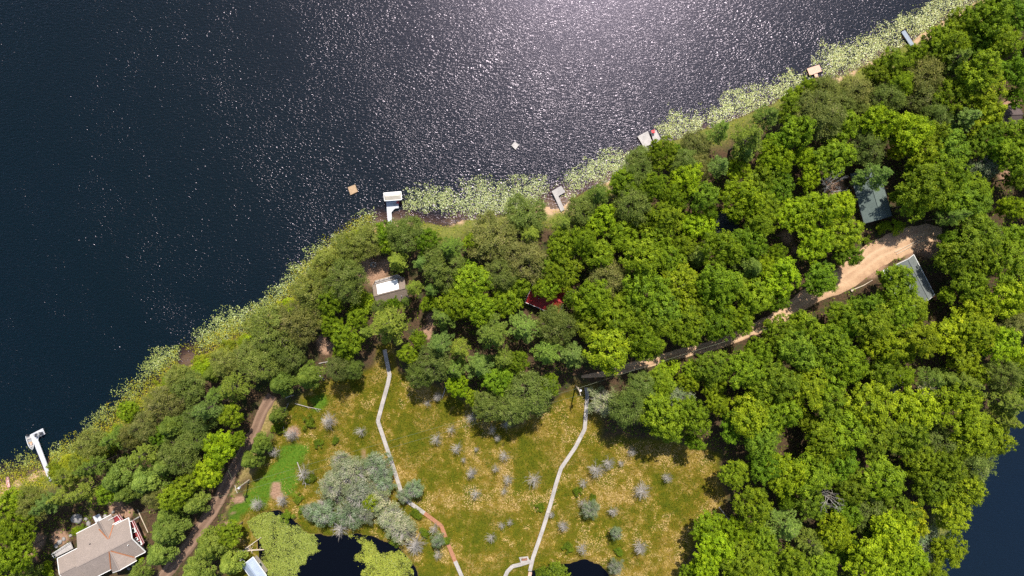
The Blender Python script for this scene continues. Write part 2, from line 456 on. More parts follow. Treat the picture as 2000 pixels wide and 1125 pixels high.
def ground_mat():
    m, nt, p, o = new_mat('ground')
    g = geo_pos(nt)
    n1 = noise(nt, 0.5, 5, 0.62, g); n2 = noise(nt, 2.4, 4, 0.65, g); n3 = noise(nt, 0.12, 4, 0.55, g)
    lit = mixc(nt, ramp(nt, n2, 0.3, 0.7), (0.032, 0.023, 0.014), (0.11, 0.065, 0.036))
    lit = mixc(nt, ramp(nt, n1, 0.48, 0.66), lit, (0.04, 0.05, 0.016))
    grass = mixc(nt, ramp(nt, n2, 0.3, 0.7), (0.085, 0.11, 0.018), (0.2, 0.19, 0.045))
    col = mixc(nt, attr(nt, 'edge'), lit, grass)
    bg = mixc(nt, ramp(nt, n1, 0.35, 0.65), (0.06, 0.075, 0.004), (0.13, 0.11, 0.007))
    bg = mixc(nt, ramp(nt, n3, 0.42, 0.62), bg, mixc(nt, ramp(nt, n2, 0.3, 0.7), (0.18, 0.105, 0.014), (0.1, 0.105, 0.006)))
    tan = math_n(nt, 'MULTIPLY', ramp(nt, n2, 0.42, 0.62), ramp(nt, math_n(nt, 'ADD', n1, math_n(nt, 'MULTIPLY', n3, 0.9)), 0.93, 1.13))
    bg = mixc(nt, math_n(nt, 'MULTIPLY', tan, 0.75), bg, (0.4, 0.26, 0.1))
    col = mixc(nt, attr(nt, 'bog'), col, bg)
    col = mixc(nt, attr(nt, 'verge'), col, mixc(nt, ramp(nt, n2, 0.35, 0.65), (0.33, 0.24, 0.1), (0.16, 0.13, 0.035)))
    lw = mixc(nt, ramp(nt, n2, 0.3, 0.7), (0.035, 0.1, 0.005), (0.105, 0.165, 0.014))
    col = mixc(nt, attr(nt, 'lawn'), col, lw)
    dr = mixc(nt, ramp(nt, n2, 0.3, 0.7), (0.36, 0.225, 0.15), (0.21, 0.12, 0.075))
    col = mixc(nt, attr(nt, 'dirt'), col, dr)
    sn = mixc(nt, ramp(nt, n1, 0.3, 0.7), (0.5, 0.35, 0.22), (0.38, 0.24, 0.14))
    col = mixc(nt, attr(nt, 'sand'), col, sn)
    bed = mixc(nt, ramp(nt, n1, 0.3, 0.7), (0.28, 0.15, 0.08), (0.16, 0.085, 0.045))
    bed = mixc(nt, attr(nt, 'sand'), bed, (0.46, 0.29, 0.17))
    col = mixc(nt, attr(nt, 'under'), col, bed)
    nt.links.new(col, p.inputs['Base Color']); p.inputs['Roughness'].default_value = 0.95
    p.inputs['Specular IOR Level'].default_value = 0.1
    bump(nt, math_n(nt, 'ADD', n2, noise(nt, 7.0, 3, 0.7, g)), 0.8, 0.18, p)
    return m

ground = obj('ground', np_mesh('ground', np.stack([GX, GY, GZ], -1).reshape(-1, 3), Fq, ground_mat(),
             {'bog': a_bog.ravel(), 'lawn': a_lawn.ravel(), 'dirt': a_dirt.ravel(), 'sand': a_sand.ravel(), 'edge': a_edge.ravel(), 'verge': a_verge.ravel(),
              'under': ss(0.02, -0.12, GZ).ravel()}, True))
tag(ground, kind='structure')

# ---------------------------------------------------------------- water
def water_mat(name, waves=1.0, body=(0.0008, 0.0108, 0.0158), bodyfac=0.45):
    m, nt, p, o = new_mat(name)
    nt.nodes.remove(p)
    g = geo_pos(nt)
    wv = nt.nodes.new('ShaderNodeTexNoise'); wv.inputs['Scale'].default_value = 0.035; wv.inputs['Detail'].default_value = 2.0; nt.links.new(g, wv.inputs['Vector'])
    wa = nt.nodes.new('ShaderNodeVectorMath'); wa.operation = 'MULTIPLY_ADD'; nt.links.new(wv.outputs['Color'], wa.inputs[0]); wa.inputs[1].default_value = (10, 10, 0); nt.links.new(g, wa.inputs[2])
    g2 = wa.outputs[0]
    def stretched(rot, sx, sy, scale, detail, rough=0.55):
        mp = nt.nodes.new('ShaderNodeMapping'); nt.links.new(g2, mp.inputs[0])
        mp.inputs['Rotation'].default_value = (0, 0, rot); mp.inputs['Scale'].default_value = (sx, sy, 1)
        return noise(nt, scale, detail, rough, mp.outputs[0], 0.3)
    h = math_n(nt, 'ADD', stretched(0.18, 0.45, 1.0, 2.1, 1.0), math_n(nt, 'MULTIPLY', stretched(0.85, 0.5, 1.0, 3.2, 1.0), 0.5))
    h = math_n(nt, 'ADD', h, math_n(nt, 'MULTIPLY', stretched(-0.5, 0.8, 1.0, 0.33, 1.0), 0.25))
    gust = ramp(nt, noise(nt, 0.02, 3, 0.5, g), 0.3, 0.7)
    h = math_n(nt, 'MULTIPLY', h, math_n(nt, 'ADD', math_n(nt, 'MULTIPLY', gust, 0.3), 0.85))
    b = nt.nodes.new('ShaderNodeBump'); b.inputs['Strength'].default_value = 1.0; b.inputs['Distance'].default_value = 0.215 * waves
    nt.links.new(h, b.inputs['Height'])
    gl = nt.nodes.new('ShaderNodeBsdfGlossy'); gl.inputs['Roughness'].default_value = 0.17
    gl.inputs['Color'].default_value = (0.95, 0.84, 1, 1)
    nt.links.new(b.outputs[0], gl.inputs['Normal'])
    g3 = nt.nodes.new('ShaderNodeBsdfGlossy'); g3.inputs['Roughness'].default_value = 0.33; g3.inputs['Color'].default_value = (0.86, 0.74, 1, 1)
    mg = nt.nodes.new('ShaderNodeMixShader'); mg.inputs[0].default_value = 0.5 if waves > 0.5 else 0.2
    nt.links.new(gl.outputs[0], mg.inputs[1]); nt.links.new(g3.outputs[0], mg.inputs[2])
    df = nt.nodes.new('ShaderNodeBsdfDiffuse')
    bn = ramp(nt, noise(nt, 0.012, 3, 0.5, g), 0.35, 0.65)
    nt.links.new(mixc(nt, bn, body, tuple(x * f for x, f in zip(body, (1.3, 1.02, 0.9)))), df.inputs[0])
    nt.links.new(b.outputs[0], df.inputs['Normal'])
    tp = nt.nodes.new('ShaderNodeBsdfTransparent'); tp.inputs[0].default_value = (1, 1, 1, 1)
    m1 = nt.nodes.new('ShaderNodeMixShader'); m1.inputs[0].default_value = bodyfac
    nt.links.new(tp.outputs[0], m1.inputs[1]); nt.links.new(df.outputs[0], m1.inputs[2])
    fr = nt.nodes.new('ShaderNodeFresnel'); fr.inputs['IOR'].default_value = 1.33
    nt.links.new(b.outputs[0], fr.inputs['Normal'])
    m2 = nt.nodes.new('ShaderNodeMixShader')
    nt.links.new(fr.outputs[0], m2.inputs[0]); nt.links.new(m1.outputs[0], m2.inputs[1]); nt.links.new(mg.outputs[0], m2.inputs[2])
    nt.links.new(m2.outputs[0], o.inputs['Surface'])
    va = nt.nodes.new('ShaderNodeVolumeAbsorption'); va.inputs['Color'].default_value = (0.5, 0.32, 0.14, 1); va.inputs['Density'].default_value = 0.85
    nt.links.new(va.outputs[0], o.inputs['Volume'])
    return m

def water(name, poly, mat, bottom=-14.0):
    mb = MB(); mb.prism([tuple(p) for p in poly], bottom, 0.0)
    return tag(mb.build(name, mat), kind='structure')

mw = water_mat('lake_water')
MIDLINE = [(2700, 100), (2100, 150), (1700, 250), (1300, 420), (900, 560), (700, 600), (400, 800), (100, 1000), (-900, 1250)]
big = [(-16000, 1400), (-16000, -14000), (18000, -14000), (18000, -600)]
water('lake', WP([(-16000, 1400), (-16000, -14000), (18000, -14000), (18000, 0)] + MIDLINE), mw)
mw2 = water_mat('calm_water', 0.35, (0.003, 0.01, 0.021), 0.85)
mw3 = water_mat('pond_water', 0.15, (0.0004, 0.0012, 0.0024), 0.95)
water('lake.001', WP([(18000, 400), (2900, 450), (2000, 700), (1800, 850), (1750, 1100), (1650, 1400), (1500, 2200), (1500, 14000), (18000, 14000)]), mw2)
water('pond', WP([(440, 985), (850, 985), (850, 1330), (440, 1330)]), mw3)
water('pond.001', WP([(1010, 1070), (1220, 1070), (1220, 1270), (1010, 1270)]), mw3)

# ---------------------------------------------------------------- roads
def road_mat(name, c1, c2, rut):
    m, nt, p, o = new_mat(name)
    g = geo_pos(nt); t = attr(nt, 't')
    n1 = noise(nt, 0.5, 5, 0.6, g); n2 = noise(nt, 3.0, 4, 0.65, g)
    col = mixc(nt, ramp(nt, n1, 0.3, 0.7), c1, c2)
    col = mixc(nt, math_n(nt, 'MULTIPLY', attr(nt, 'r'), ramp(nt, n2, 0.2, 0.6)), col, rut)
    col = mixc(nt, math_n(nt, 'MULTIPLY', ramp(nt, n2, 0.5, 0.72), 0.5), col, tuple(x * 0.55 for x in c2))
    nt.links.new(col, p.inputs['Base Color']); p.inputs['Roughness'].default_value = 0.95
    bump(nt, n2, 0.7, 0.08, p)
    return m

def smooth_line(pts, step):
    pts = np.array(pts, float); out = []
    n = len(pts)
    for i in range(n - 1):
        p0, p1, p2, p3 = pts[max(i - 1, 0)], pts[i], pts[i + 1], pts[min(i + 2, n - 1)]
        k = max(2, int(np.linalg.norm(p2 - p1) / step))
        for j in range(k):
            t = j / k
            out.append(0.5 * ((2 * p1) + (-p0 + p2) * t + (2 * p0 - 5 * p1 + 4 * p2 - p3) * t * t + (-p0 + 3 * p1 - 3 * p2 + p3) * t ** 3))
    out.append(pts[-1])
    return np.array(out)

def road(name, px, widths, mat):
    c = smooth_line(WP(px, 1.2), 0.6)
    s = np.linspace(0, 1, len(c))
    wd = np.interp(s, np.linspace(0, 1, len(widths)), widths)
    d = np.gradient(c, axis=0); d /= np.linalg.norm(d, axis=1)[:, None]
    nrm = np.stack([-d[:, 1], d[:, 0]], 1)
    K = 13
    V = []; T = []; R = []
    for k in range(K):
        t = k / (K - 1) * 2 - 1
        w = wd / 2 * t
        if abs(t) > 0.9: w = w * (0.88 + 0.3 * vnoise(c[:, 0], c[:, 1], 1.7, 31 + k))
        q = c + nrm * w[:, None]
        rut = np.exp(-((np.abs(w + 0.25 * np.sin(s * 9)) - 0.8) / 0.3) ** 2)
        z = height(q[:, 0], q[:, 1]) + 0.1 - 0.08 * rut + (vnoise(q[:, 0], q[:, 1], 0.8, 5) - 0.5) * 0.04
        if abs(t) > 0.95: z -= 0.16
        V.append(np.column_stack([q, z])); T.append(np.full(len(c), t)); R.append(rut)
    V = np.stack(V, 1).reshape(-1, 3)
    n = len(c); ii = np.arange(n * K).reshape(n, K)
    F = np.stack([ii[:-1, :-1], ii[1:, :-1], ii[1:, 1:], ii[:-1, 1:]], -1).reshape(-1, 4)[:, ::-1]
    return tag(obj(name, np_mesh(name, V, F, mat, {'t': np.stack(T, 1).ravel(), 'r': np.stack(R, 1).ravel()}, True)), kind='structure')

road('dirt_road', ROAD_MAIN, [0.7, 2.2, 2.6, 2.6, 2.7, 2.9, 3.4, 4.2, 5.2, 7.0, 7.0, 7.0, 5.0], road_mat('pale_dirt', (0.47, 0.31, 0.185), (0.34, 0.2, 0.115), (0.54, 0.37, 0.23)))
road('dirt_track', ROAD_LEFT, [2.8, 2.8, 3.2, 3.2, 3.2], road_mat('brown_dirt', (0.17, 0.1, 0.065), (0.11, 0.065, 0.042), (0.26, 0.165, 0.11)))

# ---------------------------------------------------------------- leaf geometry
def unit(v): return v / (np.linalg.norm(v, axis=-1, keepdims=True) + 1e-9)

def leafquads(C, Nn, a, b, rng, axis_dir=None):
    """one rhombus leaf per centre, normal Nn, half length a, half width b"""
    Nn = unit(Nn)
    t = rng.normal(size=C.shape) if axis_dir is None else axis_dir + 0
    u = unit(t - (t * Nn).sum(1, keepdims=True) * Nn)
    v = np.cross(Nn, u)
    a = np.broadcast_to(a, len(C))[:, None]; b = np.broadcast_to(b, len(C))[:, None]
    V = np.stack([C + u * a, C + v * b + Nn * b * 0.2, C - u * a, C - v * b + Nn * b * 0.2], 1).reshape(-1, 3)
    F = np.arange(len(C) * 4).reshape(-1, 4)
    return V, F

def crown_mesh(name, parts, mat):
    V = []; F = []; A = []; o = 0
    for v, f, a in parts:
        V.append(v); F.append(f + o); A.append(np.repeat(a, 4)); o += len(v)
    return np_mesh(name, np.concatenate(V), np.concatenate(F), mat, {'v': np.clip(np.concatenate(A), 0, 1)})

def limbs(mb, rng, z0, z1, n, spread, r0):
    mb.tube([(0, 0, -0.4), (0.05, 0.02, z0 * 0.5), (0, 0.05, z0), (0.1, 0, z1)], [r0 * 1.25, r0, r0 * 0.8, r0 * 0.3], 7)
    for i in range(n):
        a = 2 * math.pi * (i + rng.random() * 0.6) / n; s = z0 + (z1 - z0) * rng.random() * 0.55
        e = np.array((math.cos(a), math.sin(a), 0)) * spread * rng.uniform(0.6, 0.95)
        mb.tube([(0, 0, s), (e[0] * 0.5, e[1] * 0.5, s + (z1 - s) * 0.35), (e[0], e[1], s + (z1 - s) * rng.uniform(0.4, 0.8))], [r0 * 0.5, r0 * 0.3, r0 * 0.1], 5)

def broadleaf(seed, R=5.0, H=14.0, ntuft=26, nleaf=30, squat=0.8):
    rng = np.random.default_rng(seed)
    zc = H - R * squat
    L = [(0.5 * rng.normal(), 0.5 * rng.normal(), zc + R * squat * 0.45, R * 0.5)]
    k = rng.integers(6, 11)
    for i in range(k):
        a = 2 * math.pi * (i + rng.random() * 0.8) / k; d = R * rng.uniform(0.42, 0.76)
        L.append((d * math.cos(a), d * math.sin(a), zc + R * squat * rng.uniform(-0.15, 0.34), R * rng.uniform(0.25, 0.46)))
    for i in range(5):
        a = 2 * math.pi * (i + rng.random()) / 5; d = R * rng.uniform(0.4, 0.66)
        L.append((d * math.cos(a), d * math.sin(a), zc - R * squat * rng.uniform(0.25, 0.6), R * rng.uniform(0.3, 0.38)))
    L = np.array(L)
    tc = []; td = []
    for x, y, z, r in L:
        n = int(ntuft * (r / 2.0) ** 2 * 1.05)
        d = rng.normal(size=(n, 3)); d[:, 2] = np.abs(d[:, 2]) * 1.0 - 0.35; d = unit(d)
        p = np.array((x, y, z)) + d * r * rng.uniform(0.7, 1.22, (n, 1))
        inside = np.zeros(n, bool)
        for q in L:
            dd = np.linalg.norm(p - q[:3], axis=1)
            inside |= dd < q[3] * 0.66
        tc.append(p[~inside]); td.append(d[~inside])
    tc = np.concatenate(tc); td = np.concatenate(td)
    T = len(tc); tv = rng.random(T)
    ti = np.repeat(np.arange(T), nleaf)
    off = rng.normal(size=(len(ti), 3)) * np.array((0.27, 0.27, 0.13))
    C = tc[ti] + off
    Nn = td[ti] * 0.55 + np.array((0, 0, 0.75)) + rng.normal(size=C.shape) * 0.42 + off * 0.9
    V, F = leafquads(C, Nn, rng.uniform(0.14, 0.25, len(C)), rng.uniform(0.09, 0.16, len(C)), rng)
    p1 = (V, F, tv[ti] * 0.6 + rng.random(len(C)) * 0.38)
    n = 500                                               # sparse inner leaves
    li = rng.integers(0, len(L), n)
    C2 = L[li, :3] + unit(rng.normal(size=(n, 3))) * (L[li, 3] * rng.uniform(0.2, 0.6, n))[:, None]
    V2, F2 = leafquads(C2, rng.normal(size=(n, 3)) + (0, 0, 1), rng.uniform(0.3, 0.5, n), rng.uniform(0.2, 0.34, n), rng)
    mb = MB(); limbs(mb, rng, H * 0.3, H - R * 0.5, 7, R * 0.7, 0.22)
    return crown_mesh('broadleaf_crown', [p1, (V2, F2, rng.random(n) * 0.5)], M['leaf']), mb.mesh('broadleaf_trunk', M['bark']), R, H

def pine(seed, R=4.6, H=18.0, mat='needle', whorls=11, dens=1.0, low=0.36):
    rng = np.random.default_rng(seed)
    P = []; D = []; mb = MB()
    mb.tube([(0, 0, -0.4), (0, 0, H * 0.5), (0.05, 0, H * 0.98)], [0.3, 0.2, 0.03], 7)
    for w in range(whorls):
        f = w / (whorls - 1)
        z = H * (low + (0.97 - low) * f)
        Lm = R * (1 - 0.9 * f ** 1.25) * (0.72 + 0.28 * min(1, f * 4))
        for b in range(rng.integers(4, 7)):
            a = rng.random() * 2 * math.pi; Lb = Lm * rng.uniform(0.7, 1.12)
            dr = np.array((math.cos(a), math.sin(a), 0)); pr = np.array((-dr[1], dr[0], 0))
            rise = Lb * rng.uniform(-0.02, 0.2)
            zz = z + rng.uniform(-0.35, 0.35)
            mb.tube([(0, 0, zz), dr * Lb * 0.55 + (0, 0, zz + rise * 0.2), dr * Lb * 0.97 + (0, 0, zz + rise)], [0.06, 0.035, 0.012], 4)
            for t in np.arange(0.25, 1.0, 0.3 / max(Lb, 0.6)):
                for s in (-1, 0, 1):
                    if s and rng.random() < 0.12: continue
                    wd = s * ((0.34 * Lb * (1.08 - t)) * rng.uniform(0.35, 1.0) + 0.1)
                    p = dr * (Lb * t + abs(wd) * 0.45) + pr * wd + (0, 0, zz + rise * t * t)
                    P.append(p + rng.normal(size=3) * 0.05); D.append(dr + pr * s * 0.7 + np.array((0, 0, 0.25)))
    P = np.array(P); D = unit(np.array(D))
    nn = int(7 * dens)
    i = np.repeat(np.arange(len(P)), nn)
    ax = unit(D[i] + rng.normal(size=(len(i), 3)) * 0.5)
    C = P[i] + ax * 0.16 + rng.normal(size=(len(i), 3)) * 0.06
    Nn = rng.normal(size=C.shape) * 0.55 + (0, 0, 1.0)
    V, F = leafquads(C, Nn, rng.uniform(0.16, 0.3, len(C)), rng.uniform(0.045, 0.08, len(C)), rng, ax)
    tv = rng.random(len(P))
    return crown_mesh('pine_crown', [(V, F, tv[i] * 0.55 + rng.random(len(C)) * 0.42)], M[mat]), mb.mesh('pine_trunk', M['bark']), R, H

def finecrown(seed, R=4.0, H=11.0, mat='olive', n=9000, twigs=60, twigmat=None):
    """rounded crown of fine short-needled sprays, twigs showing at the top"""
    rng = np.random.default_rng(seed)
    Q = 170 if mat == 'olive' else 60
    d = rng.normal(size=(Q, 3)); d[:, 2] = np.abs(d[:, 2]) * 1.05 - 0.25; d = unit(d)
    lump = 1 + 0.2 * np.sin(d[:, 0] * 5 + seed) * np.cos(d[:, 1] * 4 + seed * 2) + rng.normal(size=Q) * (0.11 if mat == 'olive' else 0.2)
    c = d * np.array((R, R, R * 0.95)) * (lump * 0.93)[:, None]
    zc = H - R * 0.95
    i = rng.integers(0, Q, n)
    ax = unit(d[i] * 0.9 + (0, 0, 0.5) + rng.normal(size=(n, 3)) * 0.6)
    C = c[i] + rng.normal(size=(n, 3)) * np.array((0.34, 0.34, 0.26)) * (1.0 if mat == 'olive' else 1.15) + (0, 0, zc)
    Nn = d[i] * 0.4 + (0, 0, 0.7) + rng.normal(size=(n, 3)) * 0.55
    V, F = leafquads(C, Nn, rng.uniform(0.12, 0.24, n), rng.uniform(0.04, 0.085, n), rng, ax)
    tv = rng.random(Q)
    m = 260
    C2 = unit(rng.normal(size=(m, 3))) * R * rng.uniform(0.2, 0.75, (m, 1)) + (0, 0, zc)
    V2, F2 = leafquads(C2, rng.normal(size=(m, 3)) + (0, 0, 1), 0.4, 0.3, rng)
    mb = MB(); limbs(mb, rng, H * 0.35, H - R * 0.2, 7, R * 0.7, 0.17)
    for k in range(twigs):
        q = unit(rng.normal(size=3) * (1, 1, 0.6) + (0, 0, 0.75))
        mb.tube([q * R * 0.3 + (0, 0, zc), q * R * rng.uniform(0.92, 1.12) + (0, 0, zc)], [0.05, 0.018], 3)
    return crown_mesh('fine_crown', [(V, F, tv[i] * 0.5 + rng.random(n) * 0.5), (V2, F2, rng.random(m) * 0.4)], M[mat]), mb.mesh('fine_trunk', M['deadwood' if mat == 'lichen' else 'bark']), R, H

def spruce(seed, R=3.6, H=13.0):
    rng = np.random.default_rng(seed)
    lobes = []
    for k in range(58):
        f = (k / 58) ** 0.85
        z = H * (0.3 + 0.68 * f); rr = R * (1 - f) ** 0.75 * rng.uniform(0.72, 0.95)
        a = k * 2.39996 + rng.random()
        lobes.append((rr * math.cos(a), rr * math.sin(a), z, 0.55 + 0.5 * (1 - f)))
    lobes = np.array(lobes); n = 7600
    i = rng.integers(0, len(lobes), n)
    d = rng.normal(size=(n, 3)); d[:, 2] = np.abs(d[:, 2]) - 0.3; d = unit(d)
    C = lobes[i, :3] + d * (lobes[i, 3] * rng.uniform(0.7, 1.1, n))[:, None]
    ax = unit(d + np.column_stack([lobes[i, 0], lobes[i, 1], np.zeros(n)]) * 0.3)
    V, F = leafquads(C, d * 0.5 + (0, 0, 0.7) + rng.normal(size=(n, 3)) * 0.4, rng.uniform(0.14, 0.27, n), rng.uniform(0.07, 0.13, n), rng, ax)
    tv = rng.random(len(lobes))
    mb = MB(); mb.tube([(0, 0, -0.4), (0, 0, H * 0.6), (0, 0, H * 0.97)], [0.24, 0.14, 0.02], 6)
    return crown_mesh('spruce_crown', [(V, F, tv[i] * 0.5 + rng.random(n) * 0.45)], M['needle']), mb.mesh('spruce_trunk', M['bark']), R, H

def shrubby(seed, R=1.6, H=1.9):
    rng = np.random.default_rng(seed); n = 1700
    stems = rng.normal(size=(26, 2)) * R * 0.45
    i = rng.integers(0, 26, n)
    d = rng.normal(size=(n, 3)); d[:, 2] = np.abs(d[:, 2]); d = unit(d)
    hgt = H * (0.55 + 0.3 * rng.random(26))
    C = np.column_stack([stems[i], hgt[i] * 0.7]) + d * np.array((R * 0.36, R * 0.36, H * 0.36)) * rng.uniform(0.5, 1.1, (n, 1))
    V, F = leafquads(C, d * 0.4 + (0, 0, 0.8) + rng.normal(size=(n, 3)) * 0.5, rng.uniform(0.09, 0.17, n), rng.uniform(0.05, 0.1, n), rng)
    mb = MB()
    for s in stems[:12]: mb.tube([(s[0] * 0.4, s[1] * 0.4, -0.2), (s[0], s[1], H * 0.7)], [0.04, 0.015], 4)
    return crown_mesh('shrub_leaves', [(V, F, rng.random(26)[i] * 0.5 + rng.random(n) * 0.45)], M['leaf']), mb.mesh('shrub_stems', M['bark']), R, H

def deadtree(seed, R=2.3, H=5.0, n=64, lean=0.0):
    rng = np.random.default_rng(seed); mb = MB(); tr = MB()
    top = np.array((lean * H, 0, H))
    tr.tube([(0, 0, -0.3), top * 0.5, top], [0.11, 0.08, 0.02], 6)
    for k in range(n):
        f = 0.22 + 0.76 * (k + rng.random()) / n
        a = k * 2.4 + rng.random() * 1.2; Lb = R * (1.08 - 0.62 * f) * rng.uniform(0.6, 1.35)
        dr = np.array((math.cos(a), math.sin(a), rng.uniform(0.0, 0.55)))
        s = top * f; e = s + dr * Lb
        mid = s + dr * Lb * 0.55 + (0, 0, -0.08)
        mb.tube([s, mid, e], [0.026, 0.02, 0.008], 3)
        for q in range(3):
            b = a + rng.uniform(-0.9, 0.9); t = rng.uniform(0.35, 0.9)
            m = s + dr * Lb * t
            mb.tube([m, m + np.array((math.cos(b), math.sin(b), rng.uniform(0, 0.5))) * Lb * 0.35], [0.016, 0.007], 3)
    return mb.mesh('dead_branches', M['deadwood']), tr.mesh('dead_trunk', M['deadwood']), R, H

def bigdead(seed, R=4.0, H=13.0):
    rng = np.random.default_rng(seed); mb = MB(); tr = MB()
    tr.tube([(0, 0, -0.3), (0.1, 0, H * 0.4), (0.2, 0.1, H * 0.75)], [0.28, 0.2, 0.1], 7)
    def grow(p, d, L, r, lev):
        d = d / np.linalg.norm(d)
        m = p + d * L * 0.5 + rng.normal(size=3) * L * 0.07; e = p + d * L + rng.normal(size=3) * L * 0.1
        mb.tube([p, m, e], [r, r * 0.75, r * 0.45], 4)
        if lev:
            for q in range(4 if lev > 1 else 5):
                t = rng.uniform(0.35, 1.0)
                grow(p + (e - p) * t, d + rng.normal(size=3) * 0.65, L * rng.uniform(0.4, 0.65), r * 0.5, lev - 1)
    for k in range(9):
        a = k * 0.7 + rng.random(); f = rng.uniform(0.45, 0.75)
        grow(np.array((0.15, 0.05, H * f)), np.array((math.cos(a), math.sin(a), 0.75)), R * rng.uniform(0.6, 0.85), 0.09, 2)
    return mb.mesh('bare_branches', M['deadwood']), tr.mesh('bare_trunk', M['deadwood']), R, H

PROTO = {
    'B': [broadleaf(100 + i, squat=0.7 + 0.3 * ((i * 7) % 10) / 10) for i in range(10)],
    'P': [pine(200 + i) for i in range(4)],
    'O': [finecrown(300 + i) for i in range(4)],
    'G': [spruce(400 + i) for i in range(3)],
    'L': [finecrown(500 + i, 3.4, 8.5, 'lichen', 4400, 260) for i in range(4)],
    'S': [shrubby(600 + i) for i in range(3)],
    'D': [deadtree(700 + i, n=(95, 70, 120, 60)[i]) for i in range(4)],
    'X': [bigdead(800)],
}
#           proto  name            full height(R)             height of the widest ring   colours
KIND = {
    'M': ('B', 'broadleaf_tree', lambda R: 1.9 * R + 5.5, 0.72),
    'Y': ('B', 'broadleaf_tree', lambda R: 1.9 * R + 5.0, 0.72),
    'P': ('P', 'white_pine', lambda R: 1.7 * R + 9.0, 0.55),
    'O': ('O', 'olive_pine', lambda R: 1.4 * R + 6.0, 0.7),
    'G': ('G', 'spruce_tree', lambda R: 1.6 * R + 6.0, 0.5),
    'L': ('L', 'lichen_spruce', lambda R: 1.2 * R + 3.5, 0.65),
    'S': ('S', 'shrub', lambda R: 1.15 * R + 0.3, 0.5),
    'D': ('D', 'dead_tree', lambda R: 1.5 * R + 1.5, 0.6),
    'X': ('X', 'bare_tree', lambda R: 2.0 * R + 10.0, 0.85),
}
TINT = {
    'M': [((0.92, 1.0, 0.9), 'mid-green'), ((0.76, 0.92, 0.9), 'deep-green'), ((1.02, 1.04, 0.9), 'fresh-green'), ((0.95, 0.95, 0.95), 'olive-green'), ((0.86, 0.94, 1.3), 'bluish-green')],
    'Y': [((1.45, 1.34, 0.8), 'yellow-green'), ((1.28, 1.3, 0.75), 'bright lime-green'), ((1.75, 1.4, 0.85), 'golden-green'), ((1.22, 1.14, 0.85), 'light olive-green')],
    'P': [((0.95, 1.05, 0.85), 'feathery green'), ((1.2, 1.15, 0.8), 'feathery yellowish'), ((0.9, 1.05, 1.1), 'feathery blue-green')],
    'O': [((0.92, 0.96, 0.95), 'dull olive'), ((0.82, 0.96, 0.8), 'greenish olive'), ((1.06, 0.98, 1.05), 'brownish olive'), ((1.15, 1.2, 1.0), 'pale olive')],
    'G': [((0.82, 0.88, 0.66), 'dark green'), ((0.95, 1.0, 0.85), 'grey-green'), ((1.15, 1.12, 0.85), 'pale green')],
    'L': [((1.0, 1.0, 1.0), 'grey-green'), ((0.85, 1.0, 0.9), 'mossy'), ((1.25, 1.18, 1.1), 'pale grey')],
    'S': [((1.5, 1.45, 1.0), 'yellow-green'), ((0.78, 0.8, 1.0), 'green'), ((1.5, 1.2, 1.3), 'pale olive'), ((1.2, 1.12, 1.1), 'dusty green')],
    'D': [((1, 1, 1), 'silver-grey')],
    'X': [((1, 1, 1), 'grey')],
}
NOUN = {'M': 'broadleaf tree', 'Y': 'broadleaf tree', 'P': 'white pine', 'O': 'rounded pine', 'G': 'spruce', 'L': 'lichen-hung spruce', 'S': 'shrub', 'D': 'dead tree', 'X': 'bare tree'}
CAT = {'M': 'tree', 'Y': 'tree', 'P': 'pine', 'O': 'pine', 'G': 'spruce', 'L': 'spruce', 'S': 'shrub', 'D': 'dead tree', 'X': 'dead tree'}
GROUP = {'M': 'broadleaf trees of the shore wood', 'Y': 'broadleaf trees of the shore wood', 'P': 'white pines of the shore wood', 'O': 'olive pines along the shore', 'G': 'spruces by the track',
         'L': 'lichen-hung spruces by the pond', 'S': 'shrubs along shore and bog', 'D': 'dead trees on the bog', 'X': 'bare dead trees in the wood'}

